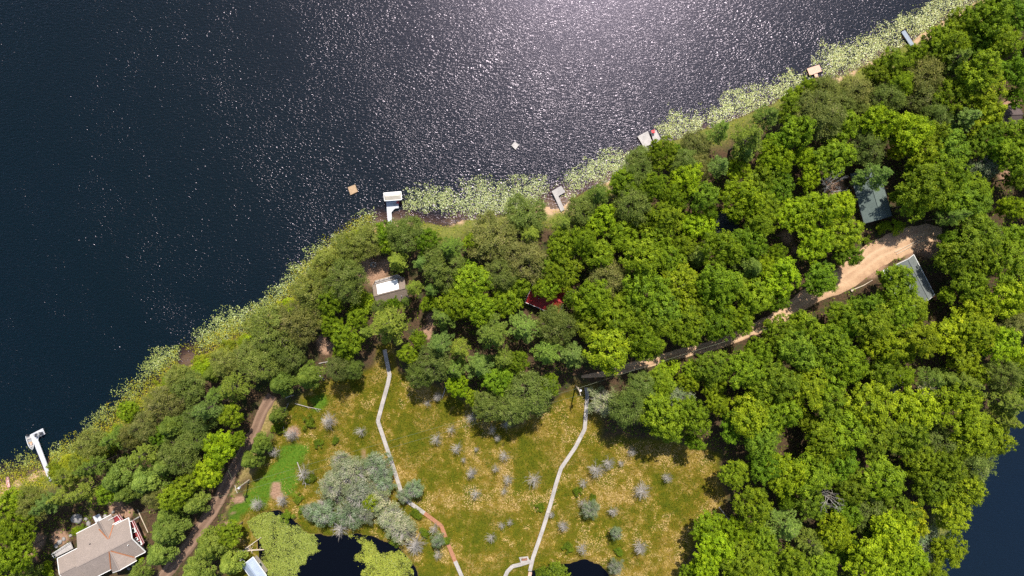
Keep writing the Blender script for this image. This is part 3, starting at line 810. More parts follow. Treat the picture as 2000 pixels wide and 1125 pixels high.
# trees as (x, y, crown radius, kind[, tint]) read off the photograph
TREES = [
 # left strip, below the shore
 (430,874,36,'Y',1),(408,925,31,'Y',0),(285,886,30,'P'),(225,856,28,'P'),(352,884,38,'O',1),(385,853,30,'O',1),(175,868,28,'O',3),(187,908,30,'P'),(240,930,34,'G',1),(295,934,35,'G',1),
 (255,958,25,'G',0),(212,964,26,'M',0),(138,926,36,'P',1),(165,960,28,'P',1),(100,982,30,'P'),(62,985,28,'O',3),(22,984,34,'M',2),(42,1028,34,'M',2),(25,1086,38,'M',2),(2,1040,30,'M',2),(304,968,20,'O'),
 (342,971,30,'M',2),(385,980,25,'G',2),(366,945,26,'M'),(334,1030,34,'G',1),(320,1076,28,'G',1),(415,1062,31,'G',2),(448,1042,26,'M'),(392,1108,31,'G',2),(450,1100,26,'G',2),(277,1116,20,'G',1),
 (493,896,20,'G',0),(509,872,18,'G',0),(465,858,17,'M',2),(410,795,30,'P'),(460,755,38,'P'),(425,770,24,'P'),(365,758,30,'O'),(345,738,24,'O',3),(320,785,32,'O'),(285,832,26,'O',2),(245,806,24,'M',2),
 (440,708,27,'O'),(488,698,34,'O'),(416,730,20,'G',0),(345,828,34,'G',0),(390,820,28,'O',1),(310,850,24,'M'),(258,850,24,'O',2),(330,905,26,'G',1),(130,965,24,'P',1),(335,1000,24,'G',0),
 # around the left half of the wood
 (532,650,46,'O',3),(512,712,34,'O'),(580,630,38,'O',2),(565,695,30,'O',1),(605,735,28,'G',0),(552,747,28,'G',0),(540,812,17,'G',0),(512,862,18,'G',0),(648,636,26,'M',2),(676,660,32,'M',2),(672,690,22,'M'),
 (762,630,50,'P',1),(716,646,20,'P',1),(798,690,24,'M',2),(817,662,18,'M'),(868,618,34,'P'),(862,670,34,'P'),(850,706,32,'O',1),(890,718,30,'P',0),(962,650,44,'P',0),(940,712,38,'P',2),(895,755,24,'Y',1),
 (975,742,36,'M',1),(955,790,28,'O',1),(900,680,26,'P'),(700,622,24,'M',2),(610,610,30,'O',3),(690,720,18,'O',1),(820,730,24,'O',1),(985,700,30,'P'),
 (1025,640,38,'P',2),(1085,635,36,'O',1),(1067,687,38,'P'),(1115,690,36,'P'),(1010,706,24,'M',0),(1185,687,50,'Y',3),(1150,620,42,'M'),(1212,622,45,'M'),(1262,672,38,'M',2),(1272,618,48,'M'),(1336,638,44,'M',2),
 (1400,628,40,'M'),(1444,626,29,'M',2),(1418,604,20,'Y',1),(1035,770,42,'O',1),(1072,752,25,'M',2),(1000,795,30,'O',1),(1177,782,32,'L',2),(1225,795,36,'O',1),(1255,755,30,'O',1),(1302,724,24,'S',0),(1287,750,34,'M',2),
 (1327,768,34,'L',1),(1292,812,46,'M',2),(1350,812,40,'M'),(1312,842,28,'M'),(1392,718,38,'M',4),(1352,724,24,'M'),(1396,755,28,'Y',3),(1402,787,25,'Y',3),(1445,724,40,'M',0),(1457,810,46,'Y',3),(1430,834,30,'M'),
 (1482,856,40,'M'),(1482,688,30,'M',2),(1488,750,40,'M',2),(1340,745,24,'Y',3),
 (1432,924,28,'M',2),(1492,905,36,'M'),(1470,985,40,'M',2),(1390,1036,38,'Y',1),(1437,1034,30,'Y',1),(1400,1074,42,'Y',1),(1450,1092,42,'M',2),(1490,1058,38,'M'),(1378,1104,34,'Y',1),(1440,1125,30,'Y',1),(1350,1120,22,'M',2),
 (1520,650,38,'M',2),(1567,636,34,'M',2),(1620,682,48,'M',0),(1552,684,42,'M'),(1705,632,44,'M',3),(1652,640,32,'M',1),(1752,618,36,'M',2),(1795,660,44,'Y',3),(1724,678,40,'Y',3),(1857,650,44,'Y',0),(1902,650,44,'Y',3),
 (1882,694,38,'Y',3),(1957,670,40,'Y',1),(1972,634,26,'O'),(1514,740,40,'M'),(1570,760,44,'Y',3),(1620,744,38,'M',0),(1660,716,36,'M'),(1725,728,38,'M',2),(1764,734,24,'M'),(1695,786,48,'Y',3),(1622,790,40,'M',3),
 (1787,800,52,'Y',0),(1872,797,52,'Y',0),(1807,760,28,'L'),(1806,738,26,'P'),(1962,785,42,'P',1),(1878,748,28,'P',1),(1957,730,30,'O',1),(1955,820,34,'P',1),(1525,812,44,'M',0),(1607,862,44,'Y',3),(1655,837,48,'M',2),
 (1706,850,44,'M'),(1770,850,44,'M',3),(1837,862,38,'O',1),(1900,850,48,'Y',3),(1948,858,34,'Y',3),(1915,735,30,'Y',3),(1990,700,28,'Y',1),
 (1532,926,48,'Y',0),(1578,928,42,'M',2),(1660,948,40,'M',3),(1720,932,48,'M',0),(1700,994,40,'O',1),(1575,1054,34,'P',1),(1525,1020,42,'P',2),(1630,1034,40,'Y',0),(1652,1000,34,'M'),(1752,1000,46,'M',3),(1745,1044,50,'Y',0),
 (1778,1020,38,'Y',2),(1695,1094,48,'Y',0),(1776,1098,44,'Y',1),(1822,1068,38,'L',1),(1862,1005,42,'Y',3),(1825,956,44,'M',3),(1888,958,42,'Y',3),(1900,902,34,'O',1),(1855,1078,34,'Y',3),(1550,1100,42,'M',2),(1602,1108,38,'M',0),
 (1500,1108,34,'M'),(1580,980,34,'M'),(1800,905,40,'M',2),(1850,910,36,'M'),(1640,900,38,'M'),(1650,1075,30,'M',1),(1820,1125,34,'Y',3),
 # middle of the wood
 (680,486,30,'O',3),(718,470,30,'O',3),(752,452,24,'M',1),(790,458,34,'O',1),(832,470,26,'M'),(882,486,34,'P'),(776,510,28,'P',1),(824,514,24,'P'),(867,522,38,'O',1),(962,465,42,'O'),(920,470,20,'M',2),(640,514,30,'O',3),
 (675,550,38,'O'),(607,568,34,'O',3),(642,592,34,'M',2),(714,594,28,'S',0),(810,562,21,'P',1),(845,566,20,'P',2),(925,552,46,'M',2),(980,538,30,'O'),(887,592,38,'M',2),(990,590,34,'M',2),(940,604,34,'M',2),(750,480,24,'M'),
 (1025,420,38,'O',1),(1035,460,28,'P',1),(1165,380,32,'P'),(1100,437,30,'P'),(1135,412,30,'O',1),(1225,362,42,'M',0),(1234,400,34,'O',1),(1280,367,34,'M'),(1342,353,34,'Y',1),(1372,385,34,'M'),(1446,386,44,'Y',1),
 (1322,388,30,'M',2),(1300,430,36,'M',2),(1175,428,36,'Y',1),(1257,422,34,'M',2),(1215,460,36,'M'),(1362,440,36,'Y',1),(1095,482,34,'M',2),(1027,507,38,'O'),(1100,530,44,'M',2),(1074,564,27,'M',2),(1185,542,34,'O'),
 (1285,468,36,'M',2),(1335,476,28,'M',2),(1250,506,46,'M',2),(1360,502,25,'G',1),(1405,486,42,'M',0),(1305,508,36,'M'),(1330,556,44,'Y',3),(1260,566,44,'M',0),(1405,556,44,'M',0),(1462,476,38,'M',1),(1482,440,34,'M'),
 (1457,522,34,'G',1),(1492,520,26,'Y',1),(1160,588,42,'M',2),(1225,596,38,'M'),(1292,600,42,'M'),(1470,580,42,'M',2),(1140,470,36,'M',2),(1170,500,36,'M'),(1055,560,20,'M',2),(1010,560,30,'M',2),(1358,595,34,'M',2),(1440,560,32,'M'),(1060,520,24,'M'),
 (1254,313,28,'O',1),(1296,297,34,'M',2),(1324,294,20,'M'),(1360,284,27,'O'),(1336,320,28,'O'),(1360,325,26,'O',2),(1250,342,32,'O',1),(1404,256,28,'P'),(1456,274,42,'P',1),(1400,325,28,'P'),(1450,302,30,'P',2),
 (1496,230,32,'P'),(1548,217,28,'M'),(1586,227,34,'O',2),(1560,257,38,'M',0),(1520,282,30,'M'),(1516,308,38,'Y',1),(1568,304,24,'Y',1),(1440,331,26,'Y',1),(1496,344,34,'M',3),(1520,370,36,'M',1),(1582,344,26,'Y',1),
 (1490,402,34,'M'),(1438,420,20,'M',1),(1388,418,18,'M',1),(1545,418,38,'Y',1),(1595,414,50,'Y',1),(1640,404,34,'Y',1),(1648,456,38,'Y',3),(1702,348,38,'P'),(1603,546,38,'M',1),(1524,540,42,'Y',1),(1515,584,28,'M'),(1655,500,30,'M',1),(1792,367,46,'M',2),
 (1784,398,40,'M',2),(1856,380,46,'M',0),(1902,398,42,'M'),(1850,424,26,'P'),(1912,455,48,'M',4),(1972,405,26,'Y',1),(1980,470,40,'M',0),(1870,502,44,'M',3),(1962,516,44,'M'),(1892,552,40,'M',2),(1750,556,47,'M',0),
 (1780,602,36,'M',2),(1690,606,36,'M'),(1640,618,34,'M',2),(1962,580,44,'Y',0),(1908,602,40,'Y',0),(1994,598,30,'Y',0),(1748,384,16,'M'),(1590,475,36,'Y',1),(1905,495,36,'M',2),(1850,470,24,'M',1),
 # upper right
 (1580,170,22,'M',2),(1550,188,22,'M',2),(1612,177,30,'O'),(1670,180,32,'O',2),(1600,226,44,'O'),(1712,142,28,'M'),(1750,125,34,'M'),(1800,146,37,'O',2),(1800,186,32,'O'),(1822,230,26,'O'),(1732,196,30,'O',1),(1834,80,34,'M',2),
 (1862,84,42,'M',2),(1937,26,44,'M',2),(1985,30,40,'M',1),(1856,120,38,'P'),(1912,140,44,'M',2),(1912,178,42,'Y',3),(1856,188,38,'M',2),(1877,234,34,'P',2),(1925,226,40,'Y',3),(1718,243,44,'Y',1),(1780,254,44,'Y',1),
 (1650,246,36,'M'),(1984,140,36,'M',1),(1983,262,34,'M',3),(1678,212,20,'O',3),(1626,308,42,'M',0),(1693,288,33,'O'),(1754,292,22,'Y',2),(1800,297,34,'Y',3),(1790,324,26,'M'),(1850,294,42,'M',4),(1930,264,30,'M'),
 (1920,325,34,'L',1),(1970,308,36,'M',2),(1987,345,30,'M'),(1850,342,38,'M',0),(1832,372,38,'M',2),(1900,372,36,'M'),(1885,40,34,'M',2),(1910,85,38,'M',1),(1960,80,40,'M'),(1790,108,28,'M',2),(1760,165,26,'M'),(1640,205,28,'O',1),
 (1820,262,30,'M'),(1985,190,22,'M',1),(1960,10,36,'M'),(1945,290,28,'M'),
 # bog trees
 (690,925,38,'L'),(735,915,30,'L',1),(650,950,34,'L',2),(700,965,40,'L'),(745,940,25,'L',1),(630,1006,30,'L'),(682,1000,34,'L'),(740,978,28,'L',2),(762,1012,32,'L'),(782,1040,34,'L',2),(606,1000,22,'L',1),(724,984,22,'Y',3),
 (806,952,22,'L',1),(786,966,17,'L',1),(720,1000,24,'L'),(1155,996,20,'L',1),(1205,1046,15,'L'),(855,1056,16,'L'),(1202,1108,18,'L'),(665,905,24,'L',2),
]
DEAD = [(640,825,19),(703,845,13),(853,858,15),(893,877,15),(930,879,7),(985,893,14),(992,938,12),(922,926,13),(967,919,11),(930,969,14),(1043,941,17),(1167,919,19),(1143,943,12),(1190,904,15),(1233,883,11),(1257,961,20),
 (1306,934,12),(1198,1004,12),(1254,1069,17),(1140,1076,16),(1101,1029,12),(1078,1007,8),(810,1066,24),(846,1034,13),(856,1086,12),(960,1054,12),(980,1028,9),(835,787,10),(854,775,11),(922,815,14),(960,842,12),(987,830,12),
 (880,840,11),(972,856,8),(588,925,18),(570,850,16),(547,979,14),(500,987,15),(537,886,13),(660,1034,22),(1138,985,12),(996,1024,8),(905,900,8),(1215,905,8),(985,960,9),(648,934,17),(672,910,16),(640,1012,15),(756,1000,16),(704,1002,14),(776,1030,15),(660,975,13),(625,985,12)]
BOGSHRUB = [(607,936,11),(577,976,9),(602,826,12),(620,866,8),(655,861,8),(1057,993,8),(1112,1070,9),(1210,1078,9),(1090,1120,26),(1062,1122,14),(870,1060,10),(828,1045,10),(812,1004,11),(540,835,14),(1128,960,8),(1160,975,8),(590,1000,10),(770,1055,14),(560,1010,12)]
SHRUBS = [(1718,444,13,0),(1750,446,13,0),(282,1050,6,1),(274,1092,7,0),(150,1035,10,0),(95,1112,14,0),(162,1030,8,1),(1690,470,8,1)]
for x, y, r in DEAD: TREES.append((x, y, r, 'D'))
for x, y, r in BOGSHRUB: TREES.append((x, y, r, 'S', 1))
for x, y, r, t in SHRUBS: TREES.append((x, y, r, 'S', t))
TREES += [(768, 594, 17, 'M', 1), (794, 588, 13, 'P', 0), (742, 600, 14, 'O', 1)]
TREES.append((1617, 974, 26, 'X')); TREES.append((1640, 362, 26, 'X'))
_sh = random.Random(5)
q_ = smooth_line(SHORE[4:21], 20)
for i in range(64):                                            # alder belt between the pines and the reeds
    p = q_[int(_sh.random() * (len(q_) - 1))]; d_ = _sh.uniform(2, 26)
    TREES.append((p[0] + d_ * 0.62 + _sh.uniform(-4, 4), p[1] + d_ * 0.78, _sh.uniform(8, 16), 'S', _sh.choice((0, 2, 2, 3))))

# understorey trees wherever the wood has no crown yet
def free_spots():
    out = []
    rr = random.Random(11)
    keep = [(p[0], p[1], p[2]) for p in TREES]
    gaps = [((180, 1070), 95), ((230, 995), 26), ((150, 1020), 24), ((70, 1075), 22), ((760, 560), 40), ((735, 530), 34), ((1070, 598), 34), ((1710, 400), 44), ((1785, 545), 48), ((1735, 350), 18), ((1412, 442), 32), ((1742, 762), 26), ((1972, 222), 34),
            ((485, 1110), 40), ((635, 678), 20), ((838, 632), 20), ((1535, 465), 24), ((1622, 366), 24), ((1765, 470), 46), ((1128, 765), 40), ((470, 940), 30), ((1962, 345), 14), ((1998, 630), 14), ((95, 935), 30), ((790, 440), 14), ((1090, 400), 34), ((1450, 900), 40)]
    lines = [(ROAD_MAIN, 26), (ROAD_LEFT, 24), (WALK_A[:4], 18), ([(1715, 740), (1725, 785)], 12)]
    n = 5200
    cx = np.array([rr.uniform(-90, 2090) for _ in range(n)]); cyy = np.array([rr.uniform(-60, 1190) for _ in range(n)]); cr = np.array([rr.uniform(17, 30) for _ in range(n)])
    k8 = (CAMH - 8.0) / CAMH * MPP
    l_, p_, b_ = fields((cx - 1000) * k8, (562.5 - cyy) * k8)
    ok = (l_ > 4.0) & (b_ < -2.0) & (p_ < -3)
    for c, d in gaps: ok &= (cx - c[0]) ** 2 + (cyy - c[1]) ** 2 > (d + cr * 0.55) ** 2
    for l, d in lines: ok &= dline(np.array(l, float), cx, cyy) > d + cr * 0.6
    K = np.array(keep)
    for x, y, r in zip(cx[ok], cyy[ok], cr[ok]):
        if (((x - K[:, 0]) ** 2 + (y - K[:, 1]) ** 2) < (K[:, 2] * 0.72 + r * 0.66) ** 2).any(): continue
        K = np.vstack([K, (x, y, r)]); out.append((x, y, r, rr.choice('MMMMYG' if x > 900 else 'MGGOO')))
    return out
FILL = free_spots()
TREES += FILL

LANDMARK = [((200, 1070), 'the big tan roof'), ((75, 888), 'the white dock with a boat'), ((765, 410), 'the dock with a boat lift'), ((1090, 388), 'the grey L-shaped dock'), ((1268, 270), 'the double dock'),
            ((1590, 142), 'the pinkish T-shaped dock'), ((1774, 75), 'the slate-blue dock'), ((760, 562), 'the white-roofed cabin'), ((1070, 600), 'the red roof'), ((1710, 400), 'the green-grey roof'),
            ((1790, 545), 'the grey garage roof'), ((1410, 445), 'the dark slate roof'), ((1742, 762), 'the half-hidden grey roof'), ((1973, 224), 'the brown roof at the edge'), ((485, 1110), 'the pale boathouse roof'),
            ((1128, 768), 'the pole by the boardwalk'), ((470, 945), 'the pole by the lawn'), ((862, 1027), 'the bend of the red boardwalk'), ((1023, 1094), 'the boardwalk bench'), ((739, 822), 'the bend of the longer boardwalk'),
            ((1142, 838), 'the bend of the straight boardwalk'), ((530, 775), 'the upper end of the track'), ((1617, 974), 'the grey bare tree'), ((1560, 590), 'the bend of the dirt road'), ((650, 1090), 'the black pond')]
ORD = ['', 'nearest', 'second nearest', 'third nearest', 'fourth nearest', 'fifth nearest', 'sixth nearest', 'seventh nearest', 'eighth nearest', 'ninth nearest', 'tenth nearest', 'eleventh nearest', 'twelfth nearest']
SIDE = ['right of', 'above', 'left of', 'below']

def plant_all():
    rr = random.Random(23)
    recs = []
    for t in TREES:
        x, y, r, k = t[:4]
        ti = t[4] if len(t) > 4 else rr.randrange(len(TINT[k]))
        recs.append([x, y, r, k, ti])
    # labels: kind + colour + rank by distance on one side of a landmark
    ranks = {}
    for li, (c, ph) in enumerate(LANDMARK):
        by = {}
        for i, q in enumerate(recs):
            dx, dy = q[0] - c[0], c[1] - q[1]
            s = int(((math.degrees(math.atan2(dy, dx)) + 45) % 360) // 90)
            by.setdefault((NOUN[q[3]], TINT[q[3]][q[4]][1], s), []).append((math.hypot(dx, dy), i))
        for key, lst in by.items():
            lst.sort()
            for n, (d, i) in enumerate(lst, 1):
                ranks.setdefault(i, []).append((n * 60 + d, n, li, key[2]))
    used = set()
    for i, q in enumerate(recs):
        x, y, r, k, ti = q
        pk, nm, hf, ring = KIND[k]
        col, adj = TINT[k][ti]
        me_c, me_t, R0, H0 = PROTO[pk][rr.randrange(len(PROTO[pk]))]
        R = r * MPP * (0.9 if k in 'MY' else 0.76 if k == 'L' else 0.98); Hh = hf(R) * (rr.uniform(0.84, 1.2) if k in 'MYPO' else rr.uniform(0.9, 1.12))
        zr = Hh * ring + 1.2
        w = W(x, y, zr); R *= (CAMH - zr) / CAMH
        z0 = max(hz(w[0], w[1]), -0.25)
        for sc, n, li, s in sorted(ranks[i]):
            if n >= len(ORD): continue
            lb = '%s %s, %s %s %s %s' % (adj, NOUN[k], ORD[n], 'of its kind' if n > 1 else 'of its kind', SIDE[s], LANDMARK[li][1])
            lb = lb.replace(' of its kind', '')
            if lb not in used: break
        used.add(lb)
        o = empty(nm, (w[0], w[1], z0), rr.uniform(0, 6.283))
        f = R / R0
        o.scale = (f * rr.uniform(0.94, 1.06), f * rr.uniform(0.94, 1.06), Hh / H0)
        if k in 'DXSL': o.rotation_euler = (rr.gauss(0, 0.07), rr.gauss(0, 0.07), rr.uniform(0, 6.283))
        if k == 'D': o.scale = (f * rr.uniform(0.85, 1.15), f * rr.uniform(0.85, 1.15), Hh / H0)
        tag(o, lb, CAT[k], GROUP[k])
        c = obj({'D': 'branches', 'X': 'branches', 'S': 'leaves'}.get(k, 'crown'), me_c, o)
        v = rr.uniform(0.82, 1.2)
        c.color = (col[0] * v * rr.uniform(0.95, 1.06), col[1] * v, col[2] * v * rr.uniform(0.9, 1.1), 1)
        obj('stems' if k == 'S' else 'trunk', me_t, o)
    print('trees', len(recs), 'fill', len(FILL))

# ---------------------------------------------------------------- houses
def rect_frame(A, B, Cc, z):
    """orthogonal frame from three photo corners of an eave rectangle: origin A, u along AB, v towards C"""
    a, b, c = W(*A, z), W(*B, z), W(*Cc, z)
    u = b - a; L = np.linalg.norm(u); u /= L
    v = np.array((-u[1], u[0])); wv = float(np.dot(c - b, v))
    if wv < 0: v = -v; wv = -wv
    return a, u, v, L, wv

def windows_on(root, o, u, v, L, z, wallmat, n, mats=True):
    """windows with frame and sill along one wall; o start corner, u along, v outwards"""
    for k in range(n):
        t = (k + 0.75) / (n + 0.5) * L
        c = o + u * t
        rz = math.atan2(u[1], u[0])
        f = MB(); f.box((*(c + v * 0.03), z), (1.1, 0.08, 1.1), rz)
        fo = f.build('window', M['white'], root)
        g = MB(); g.box((*(c + v * 0.06), z), (0.92, 0.06, 0.92), rz); g.build('pane', M['glass'], fo)

def gable_house(name, label, cat, A, B, Cc, ze, zr, roof, wall, ridge_along='u', seams=False, chimney=None, inset=0.45, ridge_t=0.5, trim='white'):
    a, u, v, L, wv = rect_frame(A, B, Cc, ze)
    if ridge_along == 'v':
        a, u, v, L, wv = a, v, u, wv, L
    ctr = a + u * L / 2 + v * wv / 2
    zg = hz(*ctr)
    root = tag(empty(name, (*ctr, zg)), label, cat)
    T = np.array((*ctr, zg))
    P = lambda s, t, z: np.array((*(a + u * s + v * t), z)) - T
    e = 0.14
    flip = np.cross(np.array((*u, 0)), np.array((*v, 0)))[2] < 0
    tr_ = wv * ridge_t
    for (t0, t1) in ((0, tr_), (wv, tr_)):
        mb = MB()
        q = [P(0, t0, ze), P(L, t0, ze), P(L, t1, zr), P(0, t1, zr)]
        dn = np.array((0, 0, -e))
        V = q + [p + dn for p in q]
        F = [(0, 1, 2, 3), (7, 6, 5, 4), (0, 4, 5, 1), (1, 5, 6, 2), (3, 2, 6, 7), (0, 3, 7, 4)]
        mb.add(V, F)
        ro = mb.build('roof', M[roof], root)
        if seams:
            sm = MB()
            n = int(L / 0.5)
            for k in range(n + 1):
                s = 0.03 + (L - 0.06) * k / n
                sm.beam(P(s, t0, ze + 0.03), P(s, t1, zr + 0.03), 0.05, 0.05)
            tag(sm.build('seam', M[roof], ro), kind='stuff')
    rc = MB(); rc.beam(P(-0.03, tr_, zr + 0.05), P(L + 0.03, tr_, zr + 0.05), 0.3, 0.06); rc.build('ridge_cap', M[roof], root)
    for (p, q) in ((P(0, -0.05, ze - 0.08), P(L, -0.05, ze - 0.08)), (P(0, wv + 0.05, ze - 0.08), P(L, wv + 0.05, ze - 0.08))):
        mb = MB(); mb.beam(p, q, 0.1, 0.2); mb.build('gutter', M[trim], root)
    for s in (-0.04, L + 0.04):
        mb = MB(); mb.beam(P(s, -0.05, ze - 0.05), P(s, tr_, zr - 0.05), 0.08, 0.22); mb.beam(P(s, wv + 0.05, ze - 0.05), P(s, tr_, zr - 0.05), 0.08, 0.22); mb.build('bargeboard', M[trim], root)
    i = inset
    mb = MB()
    pts = [P(i, i, 0)[:2], P(L - i, i, 0)[:2], P(L - i, wv - i, 0)[:2], P(i, wv - i, 0)[:2]]
    mb.prism(pts, -0.4, ze - zg - 0.02)
    k = (zr - ze) / max(tr_, 0.1)
    for s in (i, L - i):
        g = [P(s, i, ze - 0.02 - e), P(s, wv - i, ze - 0.02 - e), P(s, tr_, zr - e - 0.03)]
        d = np.array((*u, 0)) * (0.12 if s == i else -0.12)
        mb.add(g + [p + d for p in g], [(0, 1, 2), (5, 4, 3), (0, 3, 4, 1), (1, 4, 5, 2), (2, 5, 3, 0)])
    mb.build('wall', M[wall], root)
    zw = (zg + ze) / 2 + 0.15 - zg
    nw = max(1, int(L / 3.2))
    windows_on(root, P(i, i, 0)[:2], u, -v, L - 2 * i, zw, wall, nw)
    windows_on(root, P(i, wv - i, 0)[:2], u, v, L - 2 * i, zw, wall, nw)
    dr = MB(); c = P(L - i, wv / 2, 0)[:2] + u * 0.03; rz = math.atan2(v[1], v[0]); dr.box((*c, 1.0), (0.95, 0.08, 2.05), rz)
    do = dr.build('door', M['white'], root)
    hd = MB(); hd.box((*(c + u * 0.07 + v * 0.35), 1.0), (0.05, 0.06, 0.16), rz); hd.build('handle', M['dark'], do)
    if chimney:
        s, t = chimney
        mb = MB(); zz = ze + (zr - ze) * (1 - abs(t * wv - tr_) / max(tr_, wv - tr_))
        mb.tube([P(s * L, t * wv, zz - 0.4), P(s * L, t * wv, zz + 0.55)], 0.11, 8); mb.build('vent_pipe', M['post'], root)
    return root, P, L, wv, ctr, zg

gable_house('cabin', 'cabin with a red metal roof half hidden by tree crowns', 'cabin', (1026, 590), (1088.6, 616.8), (1112, 566), 4.2, 6.3, 'red_roof', 'logwall', seams=True, chimney=(0.3, 0.3))
gable_house('cabin', 'cabin with a green-grey shingle roof beside the pale dirt drive', 'cabin', (1661, 340), (1688, 436.5), (1742, 421.5), 4.3, 5.9, 'green_roof', 'logwall', chimney=(0.42, 0.34), trim='slate_roof')
gable_house('garage', 'grey-roofed garage at the edge of the dirt drive', 'garage', (1725, 528.5), (1784.5, 497.5), (1831, 572), 4.2, 5.8, 'grey_roof', 'siding', ridge_along='v', ridge_t=0.7)
gable_house('cabin', 'dark slate-roofed cabin in deep shade among tall trees', 'cabin', (1385, 420), (1432, 408), (1446, 452), 4.2, 5.6, 'slate_roof', 'logwall', chimney=(0.5, 0.35), trim='dark')
gable_house('cabin', 'cabin with a grey roof peeking out between lime-green crowns', 'cabin', (1706, 745), (1742, 770), (1778, 748), 4.4, 6.0, 'grey_roof', 'siding', chimney=(0.6, 0.5))
gable_house('cabin', 'brown-roofed cabin in shade at the right edge of the photo', 'cabin', (1950, 206), (1990, 204), (2002, 246), 4.2, 5.4, 'shaded_brown_roof', 'logwall', trim='bark')
gable_house('cabin', 'white-roofed shed cut by the right edge of the photo', 'shed', (1996, 622), (2035, 612), (2042, 640), 3.6, 4.6, 'white_roof', 'siding', seams=True)
gable_house('boathouse', 'pale blue metal-roofed boathouse at the edge of the pond', 'boathouse', (472, 1104), (498, 1140), (520, 1124), 3.0, 3.9, 'pale_roof', 'siding', seams=True)

# brown cabin with the white metal sheet roof
def white_cabin():
    root, P, L, wv, ctr, zg = gable_house('cabin', 'brown-shingled cabin with one large white metal roof sheet', 'cabin', (727.5, 557), (789, 541), (801, 583), 4.0, 5.7, 'brown_roof', 'logwall', chimney=(0.8, 0.8), ridge_t=0.5, trim='bark')
    mb = MB(); k = (5.7 - 4.0) / (wv * 0.5)
    z = lambda t: 4.0 + k * t + 0.11
    s0, s1, t0, t1 = L * 0.13, L * 0.79, 0.12, wv * 0.47
    V = [P(s0, t0, z(t0)), P(s1, t0, z(t0)), P(s1, t1, z(t1)), P(s0, t1, z(t1))]
    mb.add(V + [p - np.array((0, 0, 0.09)) for p in V], [(0, 1, 2, 3), (7, 6, 5, 4), (0, 4, 5, 1), (1, 5, 6, 2), (2, 6, 7, 3), (3, 7, 4, 0)])
    o = mb.build('roof_sheet', M['white_roof'], root)
    o['label'] = 'bright white metal sheet on the upper roof slope'
    sm = MB()
    for q in range(9):
        s = s0 + (s1 - s0) * q / 8
        sm.beam(P(s, t0, z(t0) + 0.02), P(s, t1, z(t1) + 0.02), 0.05, 0.05)
    tag(sm.build('seam', M['white_roof'], o), kind='stuff')
    # lakeside deck with a rail
    d = WP([(733, 548), (777, 536), (789, 543), (728, 559)], 2.0)
    dk = tag(empty('deck', (*d.mean(0), hz(*d.mean(0)))), 'weathered plank deck with rail on the lake side of the white-roofed cabin', 'deck')
    loc = d - d.mean(0)
    mb = MB(); boards(mb, loc, loc[1] - loc[0], 0.9, 0.96, 0.16); mb.build('decking', M['grey_deck'], dk)
    rl = MB(); zb = 0.96
    for p, q in ((loc[3], loc[0]), (loc[0], loc[1])):
        rl.beam((*p, zb + 0.95), (*q, zb + 0.95), 0.12, 0.06)
        for t in np.linspace(0, 1, 6): c = p + (q - p) * t; rl.box((*c, zb + 0.4), (0.09, 0.09, 1.1))
    rl.build('railing', M['tan_deck'], dk)
    for c in loc: mb = MB(); mb.box((*(c * 0.93), 0.3), (0.14, 0.14, 1.3)); mb.build('post', M['bark'], dk)
white_cabin()

